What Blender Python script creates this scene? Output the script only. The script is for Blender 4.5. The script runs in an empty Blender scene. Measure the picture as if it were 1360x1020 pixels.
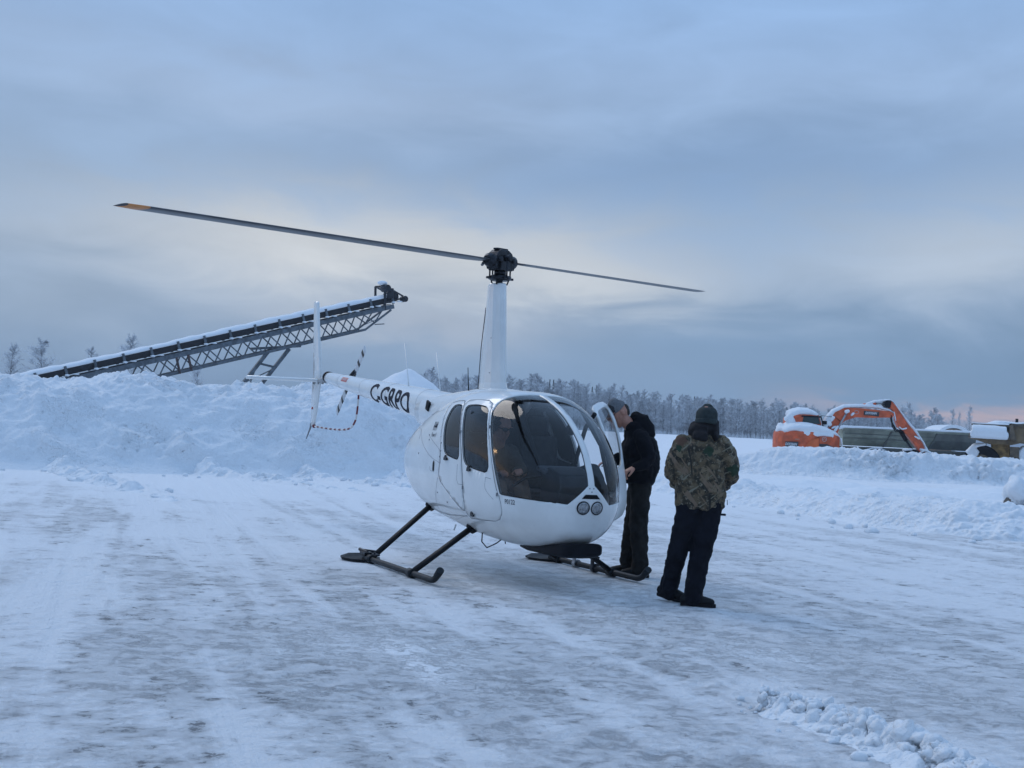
import bpy, bmesh, math, random
import numpy as np
from mathutils import Vector, Matrix, Euler
R = math.radians
SC = bpy.context.scene
COL = SC.collection

# ------------------------------------------------------------------ camera
cam_d = bpy.data.cameras.new('camera'); cam = bpy.data.objects.new('camera', cam_d); COL.objects.link(cam)
cam_d.sensor_fit = 'HORIZONTAL'; cam_d.sensor_width = 36.0; cam_d.lens = 36.0*1690/1360
cam_d.clip_start = 0.1; cam_d.clip_end = 6000
cam.matrix_world = Matrix.Translation((0,0,1.45)) @ Euler((R(90+2.033),0,0)).to_matrix().to_4x4() @ Matrix.Rotation(R(2.75),4,'Z')
SC.camera = cam

# ------------------------------------------------------------------ sun and sky
SUN_AZ, SUN_EL = R(-42), R(44)          # azimuth measured from +Y towards +X
sd = Vector((math.sin(SUN_AZ)*math.cos(SUN_EL), math.cos(SUN_AZ)*math.cos(SUN_EL), math.sin(SUN_EL)))
sun_d = bpy.data.lights.new('sun','SUN'); sun = bpy.data.objects.new('sun', sun_d); COL.objects.link(sun)
sun_d.energy = 0.85; sun_d.angle = R(34); sun_d.color = (1.0,.94,.88)
sun.rotation_euler = sd.to_track_quat('Z','Y').to_euler()

world = bpy.data.worlds.new('World'); SC.world = world; world.use_nodes = True
def build_world():
    nt = world.node_tree; nt.nodes.clear(); N = nt.nodes.new; L = nt.links.new
    out = N('ShaderNodeOutputWorld'); bg = N('ShaderNodeBackground'); bg.inputs['Strength'].default_value = .1
    L(bg.outputs[0], out.inputs[0])
    sky = N('ShaderNodeTexSky'); sky.sky_type = 'NISHITA'; sky.sun_disc = False
    sky.sun_elevation = R(8); sky.sun_rotation = R(-68); sky.air_density = 1.2; sky.dust_density = 1.5
    tc = N('ShaderNodeTexCoord'); sep = N('ShaderNodeSeparateXYZ')
    nrm = N('ShaderNodeVectorMath'); nrm.operation = 'NORMALIZE'; L(tc.outputs['Generated'], nrm.inputs[0]); L(nrm.outputs[0], sep.inputs[0])
    def M(op, a, b=None, c=None, clamp=False):
        n = N('ShaderNodeMath'); n.operation = op; n.use_clamp = clamp
        for i,v in enumerate((a,b,c)):
            if v is None: continue
            if isinstance(v,(int,float)): n.inputs[i].default_value = v
            else: L(v, n.inputs[i])
        return n.outputs[0]
    az = M('MULTIPLY', M('ARCTAN2', sep.outputs[0], sep.outputs[1]), 57.2958)
    el = M('MULTIPLY', M('ARCSINE', sep.outputs[2]), 57.2958)
    # cloud layer noise: flattened towards the horizon, as a layer of stratus seen from below
    cv = N('ShaderNodeCombineXYZ'); L(az, cv.inputs[0]); L(M('MULTIPLY', el, 3.2), cv.inputs[1])
    def noise(scale, det, rough, w, dist=0.0, vec=None):
        n = N('ShaderNodeTexNoise'); n.noise_dimensions = '4D'; n.inputs['Scale'].default_value = scale; n.inputs['Detail'].default_value = det
        n.inputs['Roughness'].default_value = rough; n.inputs['W'].default_value = w; n.inputs['Distortion'].default_value = dist
        L(vec or cv.outputs[0], n.inputs['Vector']); return n.outputs['Fac']
    n1 = noise(.055, 3, .5, 1.3, .4); n2 = noise(.14, 5, .55, 7.7, .8); n3 = noise(.05, 4, .5, 3.1, .3)
    azd = M('ADD', az, M('MULTIPLY', M('SUBTRACT', n1, .5), 14.0))
    eld = M('ADD', el, M('MULTIPLY', M('SUBTRACT', n2, .5), 4.2))
    def blob(a0, e0, sa, se, k, tilt=0.0):
        da = M('SUBTRACT', azd, a0)
        x = M('DIVIDE', da, sa); y = M('DIVIDE', M('SUBTRACT', M('SUBTRACT', eld, e0), M('MULTIPLY', da, tilt)), se)
        s = M('ADD', M('MULTIPLY', x, x), M('MULTIPLY', y, y))
        return M('MULTIPLY', M('EXPONENT', M('MULTIPLY', s, -1.0)), k, clamp=True)
    def mix(fac, a, b):
        n = N('ShaderNodeMix'); n.data_type = 'RGBA'
        if isinstance(fac,(int,float)): n.inputs[0].default_value = fac
        else: L(fac, n.inputs[0])
        for i,v in ((6,a),(7,b)):
            if isinstance(v, tuple): n.inputs[i].default_value = (*v,1)
            else: L(v, n.inputs[i])
        return n.outputs[2]
    # base by elevation
    rp = N('ShaderNodeValToRGB'); L(M('DIVIDE', el, 60.0, clamp=True), rp.inputs[0])
    cr = rp.color_ramp; cr.elements[0].position = 0; cr.elements[0].color = (.215,.33,.50,1)
    cr.elements[1].position = 1; cr.elements[1].color = SKYZ
    for p,c in ((.03,(.235,.365,.555)),(.07,(.275,.40,.585)),(.16,(.315,.445,.64)),(.26,(.335,.485,.735)),(.34,(.30,.485,.80))):
        e = cr.elements.new(p); e.color = (*c,1)
    col = rp.outputs[0]
    for (b, c) in SKYBLOBS:
        col = mix(blob(*b), col, c)
    # fine streaks of lighter and darker stratus
    st = M('MULTIPLY', M('SUBTRACT', n2, .5), .9); st3 = M('MULTIPLY', M('SUBTRACT', n3, .5), .7)
    mul = M('ADD', 1.0, M('ADD', M('MULTIPLY',st,.38), M('MULTIPLY',st3,.3)))
    sc = N('ShaderNodeVectorMath'); sc.operation = 'SCALE'; L(col, sc.inputs[0]); L(mul, sc.inputs[3])
    # bright ground below the horizon (only seen past the terrain edge)
    below = M('LESS_THAN', el, -0.3)
    col = mix(below, sc.outputs[0], (.22,.33,.50))
    s10 = N('ShaderNodeVectorMath'); s10.operation = 'SCALE'; s10.inputs[3].default_value = 10.0; L(col, s10.inputs[0])
    fin = mix(.035, s10.outputs[0], sky.outputs[0])
    L(fin, bg.inputs[0])
SKYZ = (.36,.58,.95,1)
SKYBLOBS = [
 # (az, el, width az, width el, strength, tilt), colour
 ((-7,7.6,13,2.3,.95,0),(.66,.69,.72)),
 ((2,6.6,7,1.6,.8,-.03),(.66,.70,.74)),
 ((-3,4.6,8,.9,.5,0),(.55,.57,.62)),
 ((20,8.4,6.5,2.3,.85,.05),(.50,.585,.70)),
 ((9,4.6,10,1.5,.75,-.02),(.20,.33,.52)),
 ((19,3.2,9,1.8,.8,0),(.195,.32,.50)),
 ((-20,4.6,7,2.0,.55,0),(.34,.44,.58)),
 ((9,12.3,15,1.9,.75,.05),(.225,.355,.575)),
 ((-12,14,12,1.6,.4,-.04),(.40,.51,.70)),
 ((21,1.6,6.5,.42,.85,0),(.66,.50,.50)),
 # glow of the low sun behind the cloud to the left
 ((-72,3.2,16,1.1,.6,0),(.85,.66,.48)),
 ((-68,9,1.1,1.1,1.0,0),(14.,9.,5.)),
]
build_world()
SC.view_settings.view_transform = 'Standard'; SC.view_settings.look = 'None'
SC.view_settings.exposure = 0; SC.view_settings.gamma = 1
SC.cycles.max_bounces = 8; SC.cycles.transparent_max_bounces = 24

# ------------------------------------------------------------------ helpers
def tag(o, label=None, cat=None, group=None, kind=None):
    if label: o['label'] = label
    if cat: o['category'] = cat
    if group: o['group'] = group
    if kind: o['kind'] = kind
    return o
def empty(name, loc=(0,0,0), rz=0, parent=None):
    o = bpy.data.objects.new(name, None); COL.objects.link(o); o.location = loc; o.rotation_euler = (0,0,rz)
    o.empty_display_size = .2
    if parent: o.parent = parent
    return o
def link(name, me, parent=None, mats=()):
    o = bpy.data.objects.new(name, me); COL.objects.link(o)
    for m in (mats if isinstance(mats,(list,tuple)) else [mats]): me.materials.append(m)
    if parent: o.parent = parent
    return o
class MB:
    """collects shapes into one mesh"""
    def __init__(s): s.v=[]; s.f=[]; s.m=[]; s.sm=[]
    def add(s, vs, fs, mi=0, smooth=False):
        b=len(s.v); s.v += [tuple(v) for v in vs]
        for f in fs: s.f.append(tuple(b+i for i in f)); s.m.append(mi); s.sm.append(smooth)
        return s
    def box(s, c, size, rot=None, mi=0, taper=1.0):
        x,y,z = [d/2 for d in size]; M_ = rot or Matrix.Identity(3)
        vs=[]
        for sz in (-1,1):
            t = taper if sz>0 else 1
            for sx,sy in ((-1,-1),(1,-1),(1,1),(-1,1)): vs.append(Vector(c)+M_@Vector((sx*x*t,sy*y*t,sz*z)))
        return s.add(vs, [(3,2,1,0),(4,5,6,7),(0,1,5,4),(1,2,6,5),(2,3,7,6),(3,0,4,7)], mi)
    def tube(s, pts, r, n=8, mi=0, flat=1.0, up=(0,0,1), caps=True, smooth=True):
        pts=[Vector(p) for p in pts]; k=len(pts); rs = r if isinstance(r,(list,tuple)) else [r]*k
        vs=[]; fs=[]
        pu=None
        for i,p in enumerate(pts):
            d=(pts[min(i+1,k-1)]-pts[max(i-1,0)])
            d = d.normalized() if d.length>1e-9 else Vector((0,0,1))
            if pu is None:
                u=Vector(up); 
                if abs(d.dot(u))>.97: u=Vector((1,0,0))
            else: u=pu
            a=d.cross(u)
            if a.length<1e-6: a=d.cross(Vector((0,1,0)))
            a.normalize(); b=a.cross(d).normalized(); pu=b
            for j in range(n):
                t=2*math.pi*j/n; vs.append(p+a*math.cos(t)*rs[i]+b*math.sin(t)*rs[i]*flat)
        for i in range(k-1):
            for j in range(n): fs.append((i*n+j,i*n+(j+1)%n,(i+1)*n+(j+1)%n,(i+1)*n+j))
        s.add(vs,fs,mi,smooth)
        if caps:
            b=len(s.v)-k*n
            s.f.append(tuple(b+j for j in range(n))[::-1]); s.m.append(mi); s.sm.append(False)
            s.f.append(tuple(b+(k-1)*n+j for j in range(n))); s.m.append(mi); s.sm.append(False)
        return s
    def bar(s, a, b, w, h, mi=0, up=(0,0,1)):
        a=Vector(a); b=Vector(b); d=(b-a); L=d.length; d.normalize(); u=Vector(up)
        if abs(d.dot(u))>.98: u=Vector((1,0,0))
        x=d.cross(u).normalized(); z=x.cross(d)
        return s.box((a+b)/2,(w,L,h),Matrix((x,d,z)).transposed(),mi)
    def loft(s, rings, mi=0, closed=True, caps=True, smooth=True):
        n=len(rings[0]); vs=[p for r_ in rings for p in r_]; fs=[]
        for i in range(len(rings)-1):
            for j in range(n if closed else n-1): fs.append((i*n+j,i*n+(j+1)%n,(i+1)*n+(j+1)%n,(i+1)*n+j))
        b=len(s.v); s.add(vs,fs,mi,smooth)
        if caps:
            s.f.append(tuple(b+j for j in range(n))[::-1]); s.m.append(mi); s.sm.append(False)
            k=len(rings)-1; s.f.append(tuple(b+k*n+j for j in range(n))); s.m.append(mi); s.sm.append(False)
        return s
    def prism(s, poly, axis, d0, d1, mi=0):
        """polygon (a,b) extruded along axis 'x','y','z' from d0 to d1"""
        def P(a,b,d): return {'x':(d,a,b),'y':(a,d,b),'z':(a,b,d)}[axis]
        n=len(poly); vs=[P(a,b,d0) for a,b in poly]+[P(a,b,d1) for a,b in poly]
        fs=[tuple(range(n)),tuple(range(2*n-1,n-1,-1))]+[(i,n+i,n+(i+1)%n,(i+1)%n) for i in range(n)]
        return s.add(vs,fs,mi)
    def ball(s, c, r, n=12, mi=0):
        rx,ry,rz = r if isinstance(r,(tuple,list)) else (r,r,r)
        rings=[]
        for i in range(1,n):
            t=math.pi*i/n; rings.append([(c[0]+rx*math.sin(t)*math.cos(2*math.pi*j/(2*n)),c[1]+ry*math.sin(t)*math.sin(2*math.pi*j/(2*n)),c[2]-rz*math.cos(t)) for j in range(2*n)])
        return s.loft(rings,mi)
    def disc(s, c, r, nrm, th, n=20, mi=0):
        nrm=Vector(nrm).normalized(); c=Vector(c)
        return s.tube([c-nrm*th/2,c+nrm*th/2], r, n, mi, smooth=False)
    def build(s, name, mats, parent=None, bevel=0, fixn=True):
        me=bpy.data.meshes.new(name); me.from_pydata(s.v,[],s.f); me.update()
        me.polygons.foreach_set('material_index', s.m); me.polygons.foreach_set('use_smooth', s.sm)
        if fixn:
            bm=bmesh.new(); bm.from_mesh(me); bmesh.ops.recalc_face_normals(bm,faces=bm.faces); bm.to_mesh(me); bm.free()
        o=link(name, me, parent, mats)
        if bevel:
            m=o.modifiers.new('bevel','BEVEL'); m.width=bevel; m.segments=2; m.limit_method='ANGLE'; m.angle_limit=R(40)
        return o

def blob(name, tubes, voxel, mats, parent=None, smooth=4, disp=0, dscale=.1, ref=(1,0,0)):
    """organic surface: overlapping tapered elliptical limbs merged into ONE skin.
    tube = list of (x,y,z,ra,rb): ra along the side axis 'ref', rb across it."""
    mb=MB(); n=18
    for tb in tubes:
        rf=Vector(ref); cp=None
        if isinstance(tb,dict): rf=Vector(tb.get('ref',ref)); cp=tb.get('cap'); tb=tb['p']
        P=[Vector(t[:3]) for t in tb]; k=len(P)
        rings=[]
        for i in range(k):
            d=(P[min(i+1,k-1)]-P[max(i-1,0)]); d = d.normalized() if d.length>1e-9 else Vector((0,0,1))
            a=rf-d*rf.dot(d)
            if a.length<.2: a=Vector((0,1,0))-d*d.y
            if a.length<.2: a=Vector((0,0,1))-d*d.z
            a.normalize(); b=d.cross(a).normalized()
            ra=tb[i][3]; rb=tb[i][4] if len(tb[i])>4 else ra
            def ring(c,k_): return [c+a*math.cos(2*math.pi*j/n)*ra*k_+b*math.sin(2*math.pi*j/n)*rb*k_ for j in range(n)]
            m=min(ra,rb); m= m if m<=.085 else .035
            if cp: m=m*(cp[0] if i==0 else cp[1])
            if i==0: 
                for q in (.25,.6,.88): rings.append(ring(P[0]-d*m*math.sqrt(1-q*q),q))
            rings.append(ring(P[i],1))
            if i==k-1:
                for q in (.88,.6,.25): rings.append(ring(P[i]+d*m*math.sqrt(1-q*q),q))
        mb.loft(rings)
    tmp=mb.build('tmp',[],None)
    m=tmp.modifiers.new('r','REMESH'); m.mode='VOXEL'; m.voxel_size=voxel; m.use_smooth_shade=True
    if smooth:
        m=tmp.modifiers.new('s','SMOOTH'); m.iterations=smooth; m.factor=.6
    if disp:
        tx=bpy.data.textures.new('folds','CLOUDS'); tx.noise_scale=dscale; tx.noise_depth=3
        m=tmp.modifiers.new('d','DISPLACE'); m.texture=tx; m.strength=disp; m.mid_level=.5
    dg=bpy.context.evaluated_depsgraph_get(); me=bpy.data.meshes.new_from_object(tmp.evaluated_get(dg))
    me.name=name; me.materials.clear(); bpy.data.objects.remove(tmp)
    me.polygons.foreach_set('use_smooth',[True]*len(me.polygons))
    me.polygons.foreach_set('material_index',[0]*len(me.polygons))
    return link(name,me,parent,mats)

# ------------------------------------------------------------------ materials
MATS={}
def mat(name, col, rough=.5, metal=0.0, var=0.0, vscale=5.0, col2=None, bump=0.0, bscale=40.0, coat=0.0, spec=.5, sheen=0.0, alpha=None):
    m=bpy.data.materials.new(name); m.use_nodes=True; nt=m.node_tree; p=nt.nodes['Principled BSDF']
    p.inputs['Base Color'].default_value=(*col,1); p.inputs['Roughness'].default_value=rough; p.inputs['Metallic'].default_value=metal
    p.inputs['Coat Weight'].default_value=coat; p.inputs['Specular IOR Level'].default_value=spec
    if sheen: p.inputs['Sheen Weight'].default_value=sheen
    tc=nt.nodes.new('ShaderNodeTexCoord')
    if var or col2:
        n=nt.nodes.new('ShaderNodeTexNoise'); n.inputs['Scale'].default_value=vscale; n.inputs['Detail'].default_value=6; n.inputs['Roughness'].default_value=.6
        nt.links.new(tc.outputs['Object'],n.inputs['Vector'])
        r=nt.nodes.new('ShaderNodeValToRGB'); nt.links.new(n.outputs['Fac'],r.inputs[0])
        c2=col2 or tuple(c*(1-var) for c in col); c1=col if col2 else tuple(min(1,c*(1+var)) for c in col)
        r.color_ramp.elements[0].position=.38; r.color_ramp.elements[0].color=(*c2,1); r.color_ramp.elements[1].position=.62; r.color_ramp.elements[1].color=(*c1,1)
        nt.links.new(r.outputs[0],p.inputs['Base Color'])
    if bump:
        n2=nt.nodes.new('ShaderNodeTexNoise'); n2.inputs['Scale'].default_value=bscale; n2.inputs['Detail'].default_value=5
        nt.links.new(tc.outputs['Object'],n2.inputs['Vector'])
        b=nt.nodes.new('ShaderNodeBump'); b.inputs['Strength'].default_value=1.0; b.inputs['Distance'].default_value=bump
        nt.links.new(n2.outputs['Fac'],b.inputs['Height']); nt.links.new(b.outputs[0],p.inputs['Normal'])
    MATS[name]=m; return m
def glass(name, tint, rough=0.0, refl=1.0):
    m=bpy.data.materials.new(name); m.use_nodes=True; nt=m.node_tree; nt.nodes.clear(); N=nt.nodes.new; L=nt.links.new
    o=N('ShaderNodeOutputMaterial'); mx=N('ShaderNodeMixShader'); t=N('ShaderNodeBsdfTransparent'); t.inputs[0].default_value=(*tint,1)
    g=N('ShaderNodeBsdfGlossy'); g.inputs['Roughness'].default_value=rough; g.inputs['Color'].default_value=(refl,refl,refl,1)
    f=N('ShaderNodeFresnel'); f.inputs['IOR'].default_value=1.47
    geo=N('ShaderNodeNewGeometry'); L(geo.outputs['Normal'],f.inputs['Normal'])
    ab=N('ShaderNodeMath'); ab.operation='MULTIPLY'; ab.inputs[1].default_value=1.0; L(f.outputs[0],ab.inputs[0]); ab.use_clamp=True
    L(ab.outputs[0],mx.inputs[0]); L(t.outputs[0],mx.inputs[1]); L(g.outputs[0],mx.inputs[2]); L(mx.outputs[0],o.inputs[0])
    return m
WHITE=mat('white_paint',(.74,.75,.74),.22,var=.05,vscale=3,coat=.6)
WHITE2=mat('white_paint_door',(.76,.77,.76),.3,var=.03,vscale=4,coat=.3)
LINING=mat('cabin_lining',(.035,.035,.04),.9,var=.2,spec=.1)
SEAM=mat('seam',(.17,.18,.20),.6)
BLACK=mat('black_paint',(.005,.006,.009),.55,var=.3,vscale=8,spec=.15)
RUBBER=mat('rubber',(.012,.012,.014),.8,spec=.15)
SKID=mat('skid_paint',(.014,.017,.021),.5,var=.35,vscale=9,bump=.0008,spec=.2)
DARKM=mat('dark_metal',(.022,.024,.030),.38,.7,var=.4,vscale=20)
BLADE=mat('blade_paint',(.055,.06,.07),.4,var=.2,vscale=3)
BLADET=mat('blade_tip_paint',(.55,.22,.07),.5,var=.2)
STEEL=mat('steel',(.35,.36,.38),.35,.8,var=.2)
LEATHER=mat('seat_leather',(.045,.045,.05),.7,var=.2,vscale=14,spec=.15)
TAN=mat('tan_cloth',(.20,.125,.08),.85,var=.25,vscale=12)
REDP=mat('red_paint',(.42,.045,.04),.5)
DEEPRED=mat('dark_red_paint',(.16,.012,.02),.5)
INK=mat('decal_ink',(.03,.033,.045),.8,var=.15,spec=.1)
GREYSTRIPE=mat('grey_stripe',(.33,.34,.35),.4)
GLASS=glass('perspex',(.76,.78,.79))
GLASSD=glass('perspex_tinted',(.30,.31,.32))
SKIN=mat('skin',(.42,.20,.14),.55,var=.12,vscale=30)
def snow_mat(name, c=(.80,.83,.86), dirt=0.0, bump=.01, bscale=9.0, chips=0.0):
    m=bpy.data.materials.new(name); m.use_nodes=True; nt=m.node_tree; N=nt.nodes.new; L=nt.links.new; p=nt.nodes['Principled BSDF']
    p.inputs['Roughness'].default_value=.75; p.inputs['Specular IOR Level'].default_value=.25
    tc=N('ShaderNodeTexCoord')
    n=N('ShaderNodeTexNoise'); n.inputs['Scale'].default_value=3.4 if dirt else 1.3; n.inputs['Detail'].default_value=9; n.inputs['Roughness'].default_value=.62; L(tc.outputs['Object'],n.inputs['Vector'])
    r=N('ShaderNodeValToRGB'); L(n.outputs['Fac'],r.inputs[0])
    e=r.color_ramp.elements; d=tuple(x*(1-.45*dirt) for x in c)
    e[0].position=.27; e[0].color=(*[x*(1-.9*dirt) for x in c],1); e[1].position=.37; e[1].color=(*c,1)
    q=r.color_ramp.elements.new(.32); q.color=(*d,1)
    L(r.outputs[0],p.inputs['Base Color'])
    n2=N('ShaderNodeTexNoise'); n2.inputs['Scale'].default_value=bscale; n2.inputs['Detail'].default_value=8; n2.inputs['Roughness'].default_value=.6; L(tc.outputs['Object'],n2.inputs['Vector'])
    b=N('ShaderNodeBump'); b.inputs['Distance'].default_value=bump*4; b.inputs['Strength'].default_value=.8; L(n2.outputs['Fac'],b.inputs['Height']); L(b.outputs[0],p.inputs['Normal'])
    if chips:   # broken crust: angular flakes in patches
        v=N('ShaderNodeTexVoronoi'); v.inputs['Scale'].default_value=6.5; v.inputs['Randomness'].default_value=1; L(tc.outputs['Object'],v.inputs['Vector'])
        try: v.inputs['Detail'].default_value=2.0; v.inputs['Roughness'].default_value=.6
        except Exception: pass
        k=N('ShaderNodeTexNoise'); k.inputs['Scale'].default_value=.8; k.inputs['Detail'].default_value=4; L(tc.outputs['Object'],k.inputs['Vector'])
        r2=N('ShaderNodeMapRange'); r2.interpolation_type='SMOOTHSTEP'; r2.inputs['From Min'].default_value=.46; r2.inputs['From Max'].default_value=.62; r2.inputs['To Max'].default_value=1.0; L(k.outputs['Fac'],r2.inputs['Value'])
        mu=N('ShaderNodeMath'); mu.operation='MULTIPLY'; L(v.outputs['Distance'],mu.inputs[0]); L(r2.outputs[0],mu.inputs[1])
        b2=N('ShaderNodeBump'); b2.invert=True; b2.inputs['Distance'].default_value=chips; b2.inputs['Strength'].default_value=1.0; L(mu.outputs[0],b2.inputs['Height']); L(b.outputs[0],b2.inputs['Normal']); L(b2.outputs[0],p.inputs['Normal'])
    return m
SNOW=snow_mat('snow'); SNOWB=snow_mat('bank_snow',dirt=.34,bump=.02,bscale=8,chips=.035); SNOWC=snow_mat('clod_snow',bump=.006,bscale=26,chips=.03)
import math
# fuselage stations: x, z bottom, z top, half width, z widest, upper exponent, lower exponent
ST=[(-1.82,1.06,1.12,.00,1.09,2.1,2.1),(-1.80,.98,1.20,.12,1.09,2.1,2.1),(-1.74,.88,1.30,.22,1.08,2.1,2.1),
(-1.62,.78,1.40,.33,1.07,2.1,2.2),(-1.4,.67,1.49,.43,1.06,2.1,2.2),(-1.1,.57,1.60,.505,1.04,2.2,2.3),(-.8,.51,1.68,.555,1.02,2.4,2.4),
(-.4,.46,1.76,.60,.99,2.7,2.4),(0,.42,1.82,.63,.97,3.0,2.5),(.4,.385,1.84,.645,.95,3.2,2.6),(.8,.36,1.83,.648,.94,3.2,2.6),(1.1,.352,1.79,.635,.93,3.1,2.6),
(1.4,.362,1.70,.605,.92,2.8,2.5),(1.6,.38,1.61,.565,.91,2.6,2.4),(1.74,.405,1.525,.52,.905,2.4,2.3),(1.88,.435,1.415,.455,.90,2.3,2.2),(2.01,.495,1.28,.36,.895,2.2,2.1),
(2.1,.605,1.13,.25,.89,2.1,2.0),(2.145,.72,1.03,.15,.885,2.0,2.0),(2.165,.82,.94,.06,.88,2.0,2.0),(2.17,.87,.89,.0,.88,2.,2.)]
def _mono():
    # monotone cubic slopes per column
    n=len(ST); X=[s[0] for s in ST]; out=[]
    for c in range(1,7):
        Yv=[s[c] for s in ST]; d=[(Yv[i+1]-Yv[i])/(X[i+1]-X[i]) for i in range(n-1)]; m=[d[0]]
        for i in range(1,n-1): m.append(0 if d[i-1]*d[i]<=0 else 2*d[i-1]*d[i]/(d[i-1]+d[i]))
        m.append(d[-1]); out.append((Yv,m))
    return X,out
_X,_M=_mono()
def station(x):
    x=min(max(x,_X[0]),_X[-1]); i=0
    while i<len(_X)-2 and x>_X[i+1]: i+=1
    h=_X[i+1]-_X[i]; t=(x-_X[i])/h; r=[]
    for Yv,m in _M:
        r.append((2*t**3-3*t*t+1)*Yv[i]+(t**3-2*t*t+t)*h*m[i]+(-2*t**3+3*t*t)*Yv[i+1]+(t**3-t*t)*h*m[i+1])
    return r
def half_width(x,z):
    zb,zt,w,zm,nu,nl=station(x)
    s,n=((z-zm)/max(zt-zm,1e-4),nu) if z>=zm else ((zm-z)/max(zm-zb,1e-4),nl)
    if s>=1: return -1
    return w*(1-s**n)**(1/n)
def nose_x(y,z):
    a,b=1.0,2.17
    for _ in range(40):
        m=(a+b)/2
        if half_width(m,z)>=abs(y): a=m
        else: b=m
    return a
# ------------------------------------------------------------------ helicopter
HX,HY,HH = -.18, 13.2, R(-64.6)
heli = empty('helicopter',(HX,HY,0),HH)
tag(heli,'white four seat helicopter on black skids with registration C-GRPO on its tail boom','helicopter')

def chaikin(P, n=2, closed=True):
    for _ in range(n):
        Q=[]; k=len(P)
        for i in range(k if closed else k-1):
            a=P[i]; b=P[(i+1)%k]; Q.append(tuple(a[j]*.78+b[j]*.22 for j in range(len(a)))); Q.append(tuple(a[j]*.22+b[j]*.78 for j in range(len(a))))
        if not closed: Q=[P[0]]+Q+[P[-1]]
        P=Q
    return P
REARW=chaikin([(0.15,1.66),(.27,1.675),(.41,1.665),(.52,1.53),(.61,1.38),(.675,1.125),(.48,1.145),(.275,1.178),(.205,1.32),(.145,1.50)],2)
FRONTW=chaikin([(.50,1.665),(.75,1.675),(1.0,1.65),(1.10,1.52),(1.185,1.39),(1.33,1.03),(1.06,1.055),(.795,1.092),(.70,1.337),(.60,1.538)],2)
WIND=chaikin([(1.095,1.62),(1.175,1.51),(1.268,1.354),(1.38,1.13),(1.49,.90),(1.51,.855),(1.62,.85),(1.80,.84),(2.04,.825),(2.14,.805)],1,False)+[(2.3,.805),(2.3,1.95),(1.12,1.95),(1.105,1.78),(1.065,1.72)]
FDOOR=chaikin([(.40,1.715),(.70,1.725),(.97,1.71),(1.07,1.62),(1.151,1.493),(1.322,1.2),(1.42,.945),(1.515,.797),(1.52,.69),(1.42,.60),(1.1,.585),(.80,.585),(.815,.78),(.77,1.03),(.68,1.30),(.55,1.52)],1)
RDOOR=chaikin([(-.03,1.69),(.2,1.715),(.392,1.715),(.54,1.52),(.67,1.30),(.76,1.03),(.805,.78),(.78,.64),(.68,.66),(.42,.80),(.13,.93),(.17,1.12),(.13,1.32),(.06,1.5)],1)
def inside(P,x,z):
    c=False; n=len(P); j=n-1
    for i in range(n):
        xi,zi=P[i]; xj,zj=P[j]
        if (zi>z)!=(zj>z) and x<(xj-xi)*(z-zi)/(zj-zi)+xi: c=not c
        j=i
    return c
def tri_z(y): return .985-(abs(y)-.03)*.97   # lower edge of the glass beside the centre post
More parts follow.
